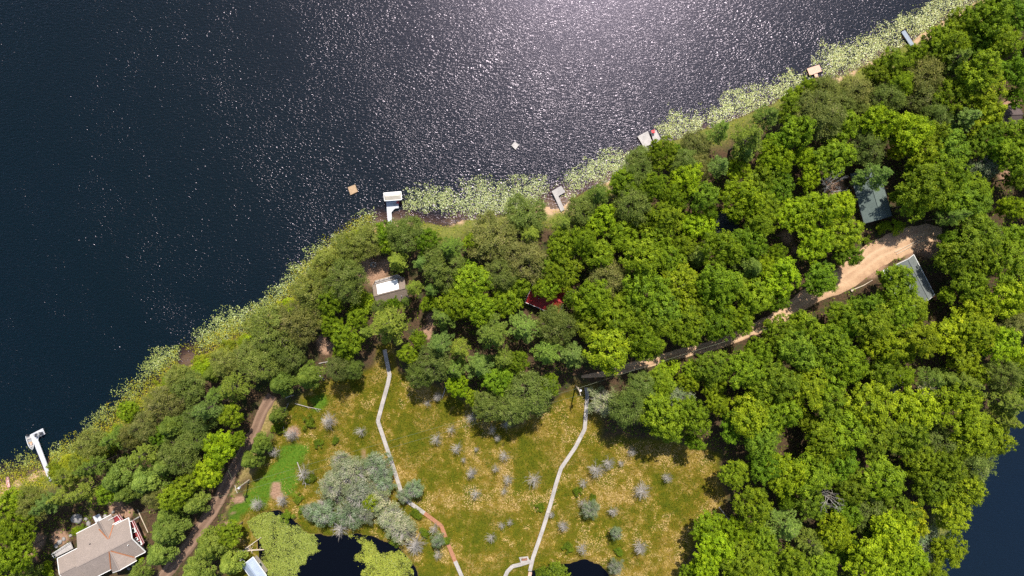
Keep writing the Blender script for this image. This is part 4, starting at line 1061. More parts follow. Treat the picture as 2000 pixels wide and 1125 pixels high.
# big tan-roofed house with cross gables
def tan_house():
    u = np.array((0.89, 0.455)); v = np.array((-0.455, 0.89))
    ZR = 7.0; sl = 0.5
    o2 = W(82 + 500 * 0.1378, 971.5 + 985 * 0.1378, ZR)
    zg = 1.1
    root = tag(empty('house', (*o2, zg)), 'large house with a tan shingle roof of several gables and maroon decks', 'house')
    P = lambda s, t, z: np.array((*(u * s + v * t), z - zg))
    def slab(name, pts, e=0.16, mat='tan_roof'):
        mb = MB(); n = len(pts)
        mb.add(list(pts) + [p - np.array((0, 0, e)) for p in pts], [tuple(range(n)), tuple(range(2 * n - 1, n - 1, -1))] + [(i, n + i, n + (i + 1) % n, (i + 1) % n) for i in range(n)])
        return mb.build(name, M[mat], root)
    z = lambda t: ZR - sl * abs(t)
    slab('roof', [P(-0.2, 0, ZR), P(15.0, 0, ZR), P(15.0, 4.85, z(4.85)), P(11.15, 4.85, z(4.85)), P(11.15, 6.2, z(6.2)), P(7.1, 7.2, z(7.2)), P(0.9, 7.2, z(7.2)), P(0.6, 3.9, z(3.9)), P(-0.2, 3.9, z(3.9))][::-1])
    slab('roof', [P(-0.2, 0.002, ZR), P(15.0, 0.002, ZR), P(15.0, -4.5, z(4.5)), P(-0.2, -4.5, z(4.5))])
    # lakeside cross gable
    ru, rz_ = 9.1, 5.75
    for sg in (-1, 1):
        q = [P(ru, 2.3, rz_), P(ru, 7.5, rz_), P(ru + sg * 2.05, 7.5, rz_ - 1.75), P(ru + sg * 2.05, 5.9, rz_ - 1.75)]
        slab('roof', q if sg > 0 else q[::-1])
    # yard-side cross gable
    for sg in (-1, 1):
        q = [P(8.8, -0.2, 6.95), P(8.8, -5.4, 6.95), P(8.8 + sg * 3.3, -5.4, 4.75), P(8.8 + sg * 3.3, -4.2, 4.75)]
        slab('roof', q[::-1] if sg > 0 else q)
    # lower wing at the far end
    slab('roof', [P(-5.2, 0.3, 6.3), P(-0.15, 0.3, 6.3), P(-0.15, 3.9, 4.55), P(-5.2, 3.9, 4.55)][::-1])
    slab('roof', [P(-5.2, 0.302, 6.3), P(-0.15, 0.302, 6.3), P(-0.15, -4.2, 4.3), P(-5.2, -4.2, 4.3)])
    # rusty valleys
    for p, q in ((P(ru - 0.12, 2.55, rz_ + 0.03), P(ru - 2.1, 5.7, 4.18)), (P(ru + 0.12, 2.55, rz_ + 0.03), P(ru + 2.1, 5.5, 4.22)),
                 (P(8.6, -0.25, 6.95), P(5.55, -4.5, 4.85)), (P(9.0, -0.25, 6.95), P(12.1, -4.5, 4.85))):
        mb = MB(); mb.beam(p + (0, 0, 0.05), q + (0, 0, 0.09), 0.26, 0.08); mb.build('valley_flashing', M['rust'], root)
    for p, q in ((P(-0.2, 0, ZR + 0.04), P(15, 0, ZR + 0.04)), (P(-5.2, 0.3, 6.34), P(-0.2, 0.3, 6.34)), (P(8.8, -0.3, 6.99), P(8.8, -5.4, 6.99)), (P(ru, 2.4, rz_ + 0.04), P(ru, 7.5, rz_ + 0.04))):
        mb = MB(); mb.beam(p, q, 0.26, 0.05); mb.build('ridge_cap', M['tan_roof'], root)
    edges = [(P(15.06, 4.85, z(4.85) - 0.05), P(15.06, 0, ZR - 0.05)), (P(15.06, 0, ZR - 0.05), P(15.06, -4.5, z(4.5) - 0.05)), (P(15.0, 4.9, z(4.85) - 0.06), P(11.2, 4.9, z(4.85) - 0.06)),
             (P(-5.2, 3.96, 4.5), P(0.6, 3.96, 4.5)), (P(12.1, -4.56, z(4.5) - 0.06), P(15, -4.56, z(4.5) - 0.06)), (P(0, -4.56, z(4.5) - 0.06), P(5.5, -4.56, z(4.5) - 0.06)),
             (P(5.5, -5.46, 4.7), P(8.8, -5.46, 6.9)), (P(12.1, -5.46, 4.7), P(8.8, -5.46, 6.9)), (P(11.15, 7.56, 3.95), P(ru, 7.56, 5.7)), (P(7.05, 7.56, 3.95), P(ru, 7.56, 5.7)), (P(-5.26, 3.9, 4.5), P(-5.26, 0.3, 6.25)), (P(-5.26, -4.2, 4.25), P(-5.26, 0.3, 6.25)), (P(0.9, 7.26, 3.35), P(7.0, 7.26, 3.35))]
    for p, q in edges:
        mb = MB(); mb.beam(p, q, 0.14, 0.22); mb.build('fascia', M['white'], root)
    mb = MB()
    for (s0, s1, t0, t1, zt) in ((0.3, 13.4, -4.0, 4.3, 4.45), (1.4, 10.7, 4.3, 6.7, 3.25), (7.5, 10.7, 4.5, 7.0, 3.9), (6.0, 11.6, -5.0, -4.0, 4.5), (-4.7, 0.3, -3.7, 3.4, 4.1)):
        mb.prism([P(s0, t0, 0)[:2], P(s1, t0, 0)[:2], P(s1, t1, 0)[:2], P(s0, t1, 0)[:2]], -0.5, zt - zg)
    for s, hw, zb, zt, t in ((13.25, 4.0, 4.4, 6.75, None),):
        g = [P(s, -hw, zb), P(s, hw, zb), P(s, 0, zt)]; d = np.array((*u, 0)) * 0.12
        mb.add(g + [p + d for p in g], [(2, 1, 0), (3, 4, 5), (0, 1, 4, 3), (1, 2, 5, 4), (2, 0, 3, 5)])
    for uc, hw, tt, zb, zt in ((8.8, 2.7, -4.95, 4.4, 6.6), (ru, 1.6, 6.95, 3.85, 5.3)):
        g = [P(uc - hw, tt, zb), P(uc + hw, tt, zb), P(uc, tt, zt)]; d = np.array((*v, 0)) * 0.12
        mb.add(g + [p + d for p in g], [(0, 1, 2), (5, 4, 3), (0, 3, 4, 1), (1, 4, 5, 2), (2, 5, 3, 0)])
    mb.build('wall', M['siding'], root)
    windows_on(root, P(0.3, -4.0, 0)[:2], u, -v, 5.5, 1.9, None, 2)
    windows_on(root, P(13.4, -3.6, 0)[:2], v, u, 7.4, 1.9, None, 3)
    windows_on(root, P(6.2, -5.0, 0)[:2], u, -v, 5.2, 1.9, None, 2)
    windows_on(root, P(1.4, 6.7, 0)[:2], u, v, 6.0, 1.3, None, 3)
    dr = MB(); dr.box((*P(12.6, -4.03, 0)[:2], 1.0), (1.0, 0.08, 2.05), math.atan2(u[1], u[0])); dr.build('door', M['white'], root)
    for s, t in ((4.2, 3.5), (13.3, -0.9)):
        mb = MB(); mb.tube([P(s, t, z(t) - 0.3), P(s, t, z(t) + 0.45)], 0.1, 8); mb.build('vent_pipe', M['dark'] if t > 0 else M['white'], root)
    # maroon side deck
    k = 0.1378
    zp = lambda a, b, zz: W(90 + a * k, 970 + b * k, zz)
    def deck(label, pts, zd, rails, mat='maroon'):
        q = np.array([zp(a, b, zd) for a, b in pts]); c = q.mean(0); zz = hz(*c)
        r = tag(empty('deck', (*c, zz)), label, 'deck')
        l = q - c
        mb = MB(); boards(mb, l, (l[1] - l[0]), zd - 0.08 - zz, zd - zz, 0.16, 0.012); mb.build('decking', M[mat], r)
        mb = MB(); mb.prism([tuple(p * 0.97) for p in l], zd - 0.3 - zz, zd - 0.09 - zz); mb.build('frame', M['bark'], r)
        for p in l: mb = MB(); mb.box((*(p * 0.9), (zd - 0.3 - zz) / 2 - 0.1), (0.14, 0.14, zd - 0.3 - zz + 0.2)); mb.build('post', M['bark'], r)
        for i, j in rails:
            rl = MB(); a, b = l[i], l[j]
            for h in (0.95, 0.2): rl.beam((*a, zd - zz + h), (*b, zd - zz + h), 0.08 if h > 0.5 else 0.04, 0.05)
            n = max(2, int(np.linalg.norm(b - a) / 1.1))
            for t in np.linspace(0, 1, n + 1): e = a + (b - a) * t; rl.box((*e, zd - zz + 0.48), (0.05, 0.05, 0.95))
            rl.build('railing', M['white'], r)
        return r
    deck('maroon side deck with white rail beside the tan roof', [(1175, 350), (1248, 330), (1395, 650), (1350, 725), (1225, 605)], 4.0, [(0, 1), (1, 2)])
    deck('small maroon lakeside deck with white rail below the rock garden', [(888, 330), (1040, 245), (1100, 330), (1165, 345), (950, 436)], 3.75, [(0, 1), (1, 2), (0, 4)])
    deck('grey corner deck with white rail at the far end of the tan house', [(112, 795), (345, 640), (385, 735), (150, 850)], 2.6, [(0, 1), (0, 3)], 'grey_deck')
    def chair(label, a, b, w, rot, zd, cat='chair'):
        c = zp(a, b, zd)
        r = tag(empty('patio_chair', (*c, zd), rot), label, cat, 'white patio chairs on the maroon deck')
        w2 = w / 2
        mb = MB()
        for x0, y0, dx, dy in ((0, -w2 + 0.09, w, 0.18), (0, w2 - 0.09, w, 0.18), (-w2 + 0.09, 0, 0.18, w - 0.36), (w2 - 0.09, 0, 0.18, w - 0.36)): mb.box((x0, y0, 0.52), (dx, dy, 0.08))
        mb.build('frame', M['white'], r)
        mb = MB(); mb.box((0, 0, 0.42), (w - 0.38, w - 0.38, 0.1)); mb.build('seat', M['dark'], r)
        mb = MB(); mb.box((0, w2 - 0.04, 0.75), (w * 0.9, 0.06, 0.4)); mb.build('backrest', M['white'], r)
        for sx in (-1, 1):
            for sy in (-1, 1): mb = MB(); mb.box((sx * (w2 - 0.08), sy * (w2 - 0.08), 0.24), (0.09, 0.09, 0.48)); mb.build('leg', M['white'], r)
    chair('white patio chair nearest the lake on the maroon side deck', 1250, 470, 1.15, 0.35, 4.0)
    chair('smallest white patio seat in the middle of the maroon side deck', 1297, 588, 0.75, 0.4, 4.0)
    chair('white patio chair farthest from the lake on the maroon side deck', 1337, 652, 1.1, 0.4, 4.0)
    c = zp(1030, 375, 3.75); rz = 0.5
    r = tag(empty('patio_sofa', (*c, 3.75), rz), 'white L-shaped sofa on the small maroon deck', 'sofa')
    mb = MB(); mb.box((0, 0, 0.22), (1.9, 0.8, 0.4)); mb.box((-0.6, -0.85, 0.22), (0.7, 0.9, 0.4)); mb.build('seat', M['white'], r)
    mb = MB(); mb.box((0, 0.44, 0.45), (1.9, 0.16, 0.86)); mb.build('backrest', M['white'], r)
    c = zp(945, 390, 3.75)
    r = tag(empty('patio_chair', (*c, 3.75), rz), 'slim white chair in the corner of the small maroon deck', 'chair')
    mb = MB(); mb.box((0, 0, 0.4), (0.45, 0.8, 0.08)); mb.build('seat', M['white'], r)
    mb = MB(); mb.box((-0.22, 0, 0.65), (0.06, 0.8, 0.5)); mb.build('backrest', M['white'], r)
    for sx in (-1, 1):
        for sy in (-1, 1): mb = MB(); mb.box((sx * 0.18, sy * 0.34, 0.18), (0.06, 0.06, 0.36)); mb.build('leg', M['white'], r)
    # hot tub
    c = zp(748, 312, 1.9); zz = hz(*c)
    r = tag(empty('hot_tub', (*c, zz), 0.45), 'square hot tub under a pale folding cover above the tan roof', 'hot tub')
    mb = MB(); mb.box((0, 0, 0.4), (1.75, 2.15, 0.95)); mb.build('cabinet', M['bark'], r)
    for sx in (-1, 1): mb = MB(); mb.box((sx * 0.45, 0, 0.94), (0.86, 2.2, 0.1)); mb.build('cover_panel', M['tub'], r)
    mb = MB(); mb.box((0, 0, 1.0), (0.06, 2.2, 0.06)); mb.build('hinge_strap', M['post'], r)
    # garden wall (pale line) right of the deck
    a, b = zp(1250, 325, 1.4), zp(1335, 275, 1.4); mb = MB(); m = (a + b) / 2
    mb.box((*m, hz(*m) + 0.25), (np.linalg.norm(b - a), 0.28, 0.6), math.atan2(*(b - a)[::-1])); tag(mb.build('garden_wall', M['rock']), 'short pale stone wall joining the maroon side deck', 'wall')
    a, b = zp(1300, 180, 1.4), zp(1455, 500, 1.4); mb = MB(); mb.tube([(*a, hz(*a) + 0.1), (*b, hz(*b) + 0.1)], [0.13, 0.1], 7)
    tag(mb.build('log', M['log']), 'long straight log edging the garden beside the maroon deck', 'log')
tan_house()

# ---------------------------------------------------------------- boulders
def boulder(seed, r):
    rng = np.random.default_rng(seed)
    import bmesh
    bm = bmesh.new(); bmesh.ops.create_icosphere(bm, subdivisions=2, radius=r)
    ax = rng.normal(size=(6, 3))
    for q in bm.verts:
        p = np.array(q.co); s = 1 + 0.12 * sum(math.sin(float(np.dot(a, p / r)) * 2.2 + k) for k, a in enumerate(ax)) / 2
        q.co = (p[0] * s, p[1] * s * 0.85, p[2] * s * 0.62)
    me = bpy.data.meshes.new('boulder'); bm.to_mesh(me); bm.free(); me.materials.append(M['rock'])
    return me
_b = [boulder(i, 1.0) for i in range(4)]
for i, (x, y, r, lb) in enumerate([(151, 1012, 1.5, 'largest dark boulder in the shade above the tan house'), (174, 1023, 0.8, 'round grey boulder beside the hot tub'), (168, 1014, 0.5, 'small boulder above the round grey one by the hot tub'),
        (118, 1058, 0.75, 'pale rock at the outer corner of the tan house garden'), (126, 1052, 0.55, 'pale rock in the garden row left of the yellow shrub'), (138, 1046, 0.5, 'pale rock in the garden just below the yellow shrub'), (111, 1066, 0.6, 'pale rock at the end of the grey corner deck'),
        (206, 1008, 0.6, 'boulder between the hot tub and the small maroon deck'), (222, 1000, 0.5, 'boulder on the lake side of the small maroon deck'), (254, 1108, 0.55, 'pale stone on the yard side of the tan house'), (262, 1102, 0.45, 'smaller pale stone on the yard side of the tan house'),
        (725, 518, 0.45, 'grey fire-pit stone in the clearing above the white-roofed cabin'), (480, 1074, 0.5, 'pale stone near the fallen logs by the boathouse'), (120, 912, 0.35, 'small pale rock on the beach beside the long white dock')]):
    p = W(x, y, 1.3)
    o = obj('boulder', _b[i % 4], None, (*p, hz(*p) + r * 0.2)); o.scale = (r, r, r); o.rotation_euler = (0, 0, i * 1.3)
    tag(o, lb, 'boulder', 'garden and shore boulders')

# ---------------------------------------------------------------- docks, rafts, boats
ZD = 0.55
def dock(name, label, cat, polys, mat, zd=ZD, bw=0.2, posts=(), dirs=None, bob=None):
    allp = np.concatenate([WP(p, zd) for p in polys]); c = allp.mean(0)
    r = tag(empty(name, (*c, 0)), label, cat)
    for i, p in enumerate(polys):
        l = WP(p, zd) - c
        d = l[1] - l[0] if dirs is None else dirs[i]
        mb = MB(); boards(mb, l, d, zd - 0.05, zd, bw, 0.02, i); mb.build('decking', M[mat], r)
        ctr = l.mean(0)
        mb = MB(); mb.prism([tuple(ctr + (q - ctr) * 0.985) for q in l], zd - 0.2, zd - 0.053); mb.build('frame', M[mat], r)
    for x, y in posts:
        q = W(x, y, zd) - c; g = hz(*(q + c))
        mb = MB(); mb.tube([(*q, min(g, -0.2) - 0.3), (*q, zd + 0.06)], 0.05, 7); mb.build('post', M['post'], r)
    return r, c

k = 0.1156; zA = lambda a, b: (30 + a * k, 820 + b * k)
dock('dock', 'long white L-shaped dock with a boat moored at its head', 'dock', [[zA(250, 250), zA(460, 143), zA(502, 240), zA(395, 292), zA(382, 345), zA(305, 385)], [zA(305, 383), zA(382, 343), zA(640, 1025), zA(572, 1045)]], 'white_deck',
     posts=[zA(262, 262), zA(455, 158), zA(490, 236), zA(330, 430), zA(402, 420), zA(400, 620), zA(470, 600), zA(480, 820), zA(548, 790)])
k2 = 0.0889; zB = lambda a, b: (670 + a * k2, 355 + b * k2)
dock('dock', 'white dock widening towards the canvas-topped boat lift', 'dock', [[zB(945, 395), zB(1212, 385), zB(1225, 578), zB(1140, 588), zB(1065, 668), zB(965, 668)], [zB(965, 668), zB(1065, 668), zB(1085, 1010), zB(992, 1000)]], 'white_deck',
     posts=[zB(955, 420), zB(1205, 420), zB(1215, 565), zB(975, 700), zB(1060, 700), zB(990, 930), zB(1075, 930)])
k3 = 0.0622; zE = lambda a, b: (1060 + a * k3, 350 + b * k3)
dock('dock', 'weathered grey L-shaped dock in brown shallows between lily beds', 'dock', [[zE(280, 378), zE(580, 205), zE(708, 405), zE(495, 528), zE(375, 560)], [zE(375, 560), zE(495, 528), zE(690, 955), zE(575, 1018)]], 'grey_deck',
     posts=[zE(300, 385), zE(575, 225), zE(690, 400), zE(400, 600), zE(500, 560), zE(530, 880), zE(640, 850)])
k4 = 0.05335; zF = lambda a, b: (1240 + a * k4, 240 + b * k4)
dock('dock', 'wide pale platform dock, lakeward half of the double dock', 'dock', [[zF(95, 495), zF(470, 298), zF(660, 742), zF(430, 858), zF(330, 900)], [zF(330, 900), zF(430, 858), zF(560, 1090), zF(440, 1140)]], 'pale_deck', posts=[zF(120, 500), zF(460, 320), zF(640, 735), zF(350, 880), zF(500, 1080)])
dock('dock', 'pale raised platform, shoreward half of the double dock', 'dock', [[zF(575, 312), zF(785, 262), zF(1000, 705), zF(715, 800)]], 'pale_deck', 0.75, posts=[zF(600, 330), zF(775, 280), zF(980, 690), zF(725, 770)])
dock('dock', 'pinkish T-shaped dock at the lily bed near the upper shore', 'dock', [[(1576, 134), (1600, 126), (1605.5, 139), (1581.5, 147.5)], [(1590, 145.5), (1596.4, 143.4), (1602, 161), (1595.5, 163)]], 'pink_deck', posts=[(1578, 135), (1599, 128), (1604, 138.5), (1583, 146), (1594, 155)])
dock('dock', 'straight slate-blue dock crossing the uppermost lily bed', 'dock', [[(1760.5, 62.5), (1767.5, 58.5), (1785.5, 86), (1778.5, 90)]], 'blue_deck', posts=[(1762, 63), (1767, 60.5), (1771, 77), (1777, 74)])
def raft(label, pts, mat):
    r, c = dock('swim_raft', label, 'raft', [pts], mat, 0.42, 0.2)
    l = WP(pts, 0.42) - c
    for s in (0.7, -0.7):
        mb = MB(); a = (l[0] + l[1]) / 2 * s; e = (l[1] - l[0]); e /= np.linalg.norm(e)
        mb.tube([(*(a - e * 0.75), 0.1), (*(a + e * 0.75), 0.1)], 0.22, 10); mb.build('float_barrel', M['dark'], r)
    lad = MB(); m = (l[1] + l[2]) / 2; n = m / np.linalg.norm(m); t = np.array((-n[1], n[0]))
    for s in (-0.22, 0.22): lad.tube([(*(m * 0.9 + t * s), 0.5), (*(m * 1.03 + t * s), 0.75), (*(m * 1.1 + t * s), -0.5)], 0.025, 5)
    for z in (0.2, -0.1): lad.tube([(*(m * 1.09 - t * 0.22), z), (*(m * 1.09 + t * 0.22), z)], 0.02, 5)
    lad.build('ladder', M['post'], r)
raft('tan wooden swim raft floating off the boat-lift dock', [(679, 366), (693.5, 360.3), (699, 374), (684.7, 380.8)], 'tan_deck')
raft('pale grey swim raft floating alone in the glittering water', [(998.5, 284), (1006, 276.4), (1013.6, 283), (1007, 292.4)], 'pale_deck')

# boat lift with canopy
def boat_lift():
    zc = 2.6
    q = WP([zB(890, 247), zB(1275, 215), zB(1285, 392), zB(912, 418)], zc); c = q.mean(0)
    r = tag(empty('boat_lift', (*c, -0.4)), 'boat lift under a beige canvas canopy at the end of a white dock', 'boat lift')
    l = q - c; zb = zc + 0.4
    mid = lambda a, b, t: a + (b - a) * t
    mb = MB(); up = 0.55
    r0, r1 = mid(l[0], l[3], 0.5), mid(l[1], l[2], 0.5)
    r0, r1 = mid(r0, r1, 0.1), mid(r0, r1, 0.9)
    V = [(*l[0], zb), (*l[1], zb), (*l[2], zb), (*l[3], zb), (*r0, zb + up), (*r1, zb + up)]
    lo = [(x, y, z - 0.05) for x, y, z in V]
    F = [(0, 4, 5, 1), (2, 5, 4, 3), (0, 3, 4), (1, 5, 2)]
    mb.add(V + lo, [f[::-1] for f in F] + [tuple(i + 6 for i in f) for f in F] + [(0, 1, 7, 6), (1, 2, 8, 7), (2, 3, 9, 8), (3, 0, 6, 9)])
    mb.build('canopy', M['canvas'], r)
    mb = MB()
    for i in range(4): a, b = l[i], l[(i + 1) % 4]; mb.beam((*a, zb - 0.05), (*b, zb - 0.05), 0.16, 0.16)
    mb.build('canopy_frame', M['white'], r)
    for p in l: mb = MB(); mb.tube([(*(p * 0.96), -0.4), (*(p * 0.96), zb - 0.1)], 0.06, 7); mb.build('post', M['post'], r)
    mb = MB()
    for s in (0.3, 0.7): mb.beam((*mid(l[0], l[3], s), 0.5), (*mid(l[1], l[2], s), 0.5), 0.18, 0.14)
    mb.build('bunk', M['grey_deck'], r)
    return
boat_lift()

def boat(name, label, cat, stern, bow, width, hull, liner, seats=True, motor=True, z=0.0, red=False):
    a, b = W(*stern, 0.4), W(*bow, 0.4); d = b - a; L = np.linalg.norm(d)
    r = tag(empty(name, (*((a + b) / 2), z), math.atan2(d[1], d[0])), label, cat)
    prof = [(-0.5, 0.82), (-0.25, 0.98), (0.05, 1.0), (0.25, 0.82), (0.4, 0.45), (0.5, 0.04)]
    V = []; rings = []
    for t, wf in prof:
        w = width / 2 * wf; x = t * L; sh = 0.08 * max(0, t) * 2
        rings.append([(x, -w, 0.42 + sh), (x * 0.97, -w * 0.75, -0.12), (x * 0.96, 0, -0.2), (x * 0.97, w * 0.75, -0.12), (x, w, 0.42 + sh),
                      (x * 0.985, w * 0.84, 0.43 + sh), (x * 0.95, w * 0.7, 0.08), (x * 0.95, -w * 0.7, 0.08), (x * 0.985, -w * 0.84, 0.43 + sh)])
    def skin(ids, close):
        mb = MB(); n = len(ids)
        V = [rg[i] for rg in rings for i in ids]
        F = [(s * n + k, s * n + k + 1, (s + 1) * n + k + 1, (s + 1) * n + k) for s in range(len(rings) - 1) for k in range(n - 1)]
        if close: F.append(tuple(range(n)))
        return mb.add(V, F)
    skin([0, 1, 2, 3, 4], True).build('hull', M[hull], r, smooth=False)
    skin([4, 5], False).build('gunwale', M[hull], r); skin([8, 0], False).build('gunwale', M[hull], r)
    skin([5, 6, 7, 8], True).build('liner', M[liner], r)
    if seats:
        for t in (-0.3, 0.0, 0.25):
            mb = MB(); mb.box((t * L, 0, 0.28), (0.35, width * (0.72 if t < 0.2 else 0.55), 0.08)); mb.build('seat', M['pale_deck' if t else 'tan_deck'], r)
    if red:
        mb = MB(); mb.box((0.1 * L, 0.05, 0.3), (0.5, 0.4, 0.2)); mb.build('cushion', M['pink_deck'], r)
    if motor:
        mb = MB(); mb.box((-0.5 * L - 0.15, 0, 0.55), (0.34, 0.3, 0.4)); mb.box((-0.5 * L - 0.12, 0, 0.05), (0.14, 0.12, 0.8)); mb.build('outboard_motor', M['dark'], r)
    return r
boat('motorboat', 'small white open motorboat moored beside the long white dock', 'boat', (54.5, 850.5), (63.8, 878.5), 1.55, 'hull', 'boat_in', red=True)
boat('rowboat', 'slim white rowboat on the dark pond beside the boathouse', 'boat', (480.5, 1104.5), (468, 1090.5), 0.95, 'hull', 'boat_in', motor=False)
boat('kayak', 'pink kayak pulled up on the sand left of the long dock', 'kayak', (18.5, 951), (14.5, 931), 0.75, 'pink', 'pink', seats=False, motor=False, z=0.28)

def dock_chair(label, x, y, rz, zd, mat, group, sc=1.0):
    p = W(x, y, zd + 0.4)
    r = tag(empty('dock_chair', (*p, zd), rz), label, 'chair', group); r.scale = (sc, sc, sc)
    mb = MB()
    for k in range(4): mb.box((0, -0.2 + k * 0.13, 0.38 - k * 0.02), (0.55, 0.11, 0.03))
    mb.build('seat', M[mat], r)
    mb = MB()
    for k in range(4): mb.beam((-0.21 + k * 0.14, -0.26, 0.36), (-0.21 + k * 0.14, -0.6, 0.95), 0.12, 0.03)
    mb.build('backrest', M[mat], r)
    for sx in (-1, 1):
        mb = MB(); mb.box((sx * 0.34, -0.05, 0.55), (0.12, 0.65, 0.03)); mb.build('armrest', M[mat], r)
        for sy in (-0.3, 0.22): mb = MB(); mb.box((sx * 0.3, sy, 0.27), (0.07, 0.07, 0.54)); mb.build('leg', M[mat], r)
dock_chair('dark chair nearest the moored motorboat on the long white dock', *zA(345, 250), 0.5, ZD, 'dark', 'dark chairs on the long white dock')
dock_chair('middle one of three dark chairs on the long white dock', *zA(385, 232), 0.4, ZD, 'boat_in', 'dark chairs on the long white dock')
dock_chair('dark chair at the outer tip of the long white dock', *zA(437, 222), 0.3, ZD, 'dark', 'dark chairs on the long white dock')
dock_chair('red chair on the lake end of the double dock', *zF(660, 300), 0.4, 0.75, 'red', 'red chairs at the docks', 1.05)
dock_chair('red chair beside the canopied boat lift', *zB(1190, 450), 1.4, ZD, 'red', 'red chairs at the docks', 0.8)
# round fire pot on the white dock
p = W(*zB(1135, 490), ZD)
r_ = tag(empty('fire_pot', (*p, ZD)), 'small round black fire pot on the wide white dock', 'fire pot')
mb = MB(); mb.tube([(0, 0, 0), (0, 0, 0.08), (0, 0, 0.38), (0, 0, 0.42)], [0.14, 0.2, 0.27, 0.25], 14); mb.build('bowl', M['dark'], r_)
mb = MB(); mb.tube([(0, 0, 0.4), (0, 0, 0.46)], [0.29, 0.29], 14); mb.build('rim', M['post'], r_)

# ---------------------------------------------------------------- boardwalks
def boardwalk(label, px, width, colour):
    c = WP(px, 0.75)
    root = tag(empty('boardwalk', (*c[0], 0.2)), label, 'boardwalk', 'boardwalks across the bog')
    T = np.array((*c[0], 0.2))
    seg = []
    for i in range(len(c) - 1):
        n = max(1, round(np.linalg.norm(c[i + 1] - c[i]) / 2.4))
        for j in range(n): seg.append((c[i] + (c[i + 1] - c[i]) * j / n, c[i] + (c[i + 1] - c[i]) * (j + 1) / n, i))
    rr = random.Random(len(px))
    for a, b, i in seg:
        d = b - a; L = np.linalg.norm(d); d = d / L; n = np.array((-d[1], d[0]))
        a2, b2 = a - d * 0.02, b + d * 0.02
        q = [a2 + n * width / 2 - T[:2], a2 - n * width / 2 - T[:2], b2 - n * width / 2 - T[:2], b2 + n * width / 2 - T[:2]]
        z = 0.62 + rr.uniform(-0.03, 0.03)
        mb = MB(); boards(mb, q, n, z - 0.05, z, 0.24, 0.03, rr.random())
        for s in (-0.36, 0.36): mb.beam((*(a2 + n * width * s - T[:2]), z - 0.12), (*(b2 + n * width * s - T[:2]), z - 0.12), 0.08, 0.13)
        mb.build('deck_panel', M['walk_red' if colour(i) else 'walk'], root)
        for s in (-0.4, 0.4):
            m = a + n * width * s - T[:2]
            mb = MB(); mb.box((*m, 0.1), (0.1, 0.1, 0.85)); mb.build('post', M['bark'], root)
boardwalk('longer boardwalk zigzagging over the bog with a red-brown stretch', WALK_A, 0.98, lambda i: 11 <= i <= 13)
boardwalk('pale boardwalk curving from the utility pole to the lower pond', WALK_B, 0.95, lambda i: False)
boardwalk('short pale boardwalk branch passing the bench platform', WALK_C, 0.95, lambda i: False)
pl = [(1013.5, 1088.5), (1031, 1086.5), (1034, 1094), (1017, 1098.5)]
q = WP(pl, 0.8); c = q.mean(0); r_ = tag(empty('bench_platform', (*c, 0.2)), 'square pale platform carrying a red bench beside the boardwalk fork', 'platform')
mb = MB(); boards(mb, q - c, (q[1] - q[0]), 0.57, 0.63, 0.2); mb.build('decking', M['walk'], r_)
for s in q - c: mb = MB(); mb.box((*(s * 0.88), 0.1), (0.1, 0.1, 0.85)); mb.build('post', M['bark'], r_)
p = W(1024.5, 1092.5, 1.2); r_ = tag(empty('bench', (*p, 0.83), 0.12), 'red-brown wooden bench on the square boardwalk platform', 'bench')
mb = MB(); [mb.box((0, -0.18 + 0.14 * k, 0.45), (1.4, 0.12, 0.04)) for k in range(3)]; mb.build('seat', M['walk_red'], r_)
mb = MB(); [mb.box((0, 0.3 + 0.03 * k, 0.62 + 0.15 * k), (1.4, 0.04, 0.12)) for k in range(3)]; mb.build('backrest', M['walk_red'], r_)
for sx in (-0.58, 0.58):
    for sy in (-0.15, 0.25): mb = MB(); mb.box((sx, sy, 0.22), (0.08, 0.08, 0.44)); mb.build('leg', M['walk_red'], r_)
p = W(1035, 1122, 0.9); r_ = tag(empty('bench', (*p, 0.3), 1.4), 'pinkish plank seat at the pond end of the pale boardwalk', 'bench')
mb = MB(); [mb.box((0, -0.35 + 0.17 * k, 0.5), (1.1, 0.15, 0.05)) for k in range(5)]; mb.build('seat', M['pink_deck'], r_)
for sx in (-0.45, 0.45): mb = MB(); mb.box((sx, 0, 0.2), (0.08, 0.7, 0.5)); mb.build('leg', M['walk'], r_)

# ---------------------------------------------------------------- poles and wires
def pole(label, base, h):
    p = W(*base, 0.8); z = hz(*p)
    r = tag(empty('utility_pole', (*p, z), 0.3), label, 'utility pole')
    mb = MB(); mb.tube([(0, 0, -0.6), (0, 0, h * 0.5), (0, 0, h)], [0.19, 0.16, 0.13], 9); mb.build('shaft', M['log'], r)
    mb = MB(); mb.box((0, 0, h - 0.5), (0.12, 2.0, 0.14)); mb.build('crossarm', M['log'], r)
    for s in (-0.85, 0.85): mb = MB(); mb.tube([(0, s, h - 0.43), (0, s, h - 0.25)], [0.06, 0.04], 7); mb.build('insulator', M['white'], r)
    mb = MB(); mb.tube([(0.36, 0, h - 1.9), (0.36, 0, h - 1.1)], 0.26, 12); mb.build('transformer', M['tub'], r)
    return np.array((*p, z + h)), r
pA, _ = pole('utility pole with a pale top standing beside the straight boardwalk', (1124.5, 753), 10.5)
pB, _ = pole('leaning-looking utility pole between the dirt track and the lawn', (487, 937), 8.6)
def wire(label, a, b, sag, r=0.022):
    pts = [a + (b - a) * t - np.array((0, 0, 4 * sag * t * (1 - t))) for t in np.linspace(0, 1, 25)]
    mb = MB(); mb.tube([p - pts[0] for p in pts], r, 5)
    tag(mb.build('power_line', M['wire'], None, tuple(pts[0])), label, 'cable', 'overhead cables')
off = np.array((-0.25, 0.81, -0.25)); off2 = np.array((0.25, -0.81, -0.25))
wire('upper of two cables spanning the bog between the poles', pA + off, pB + off, 1.6)
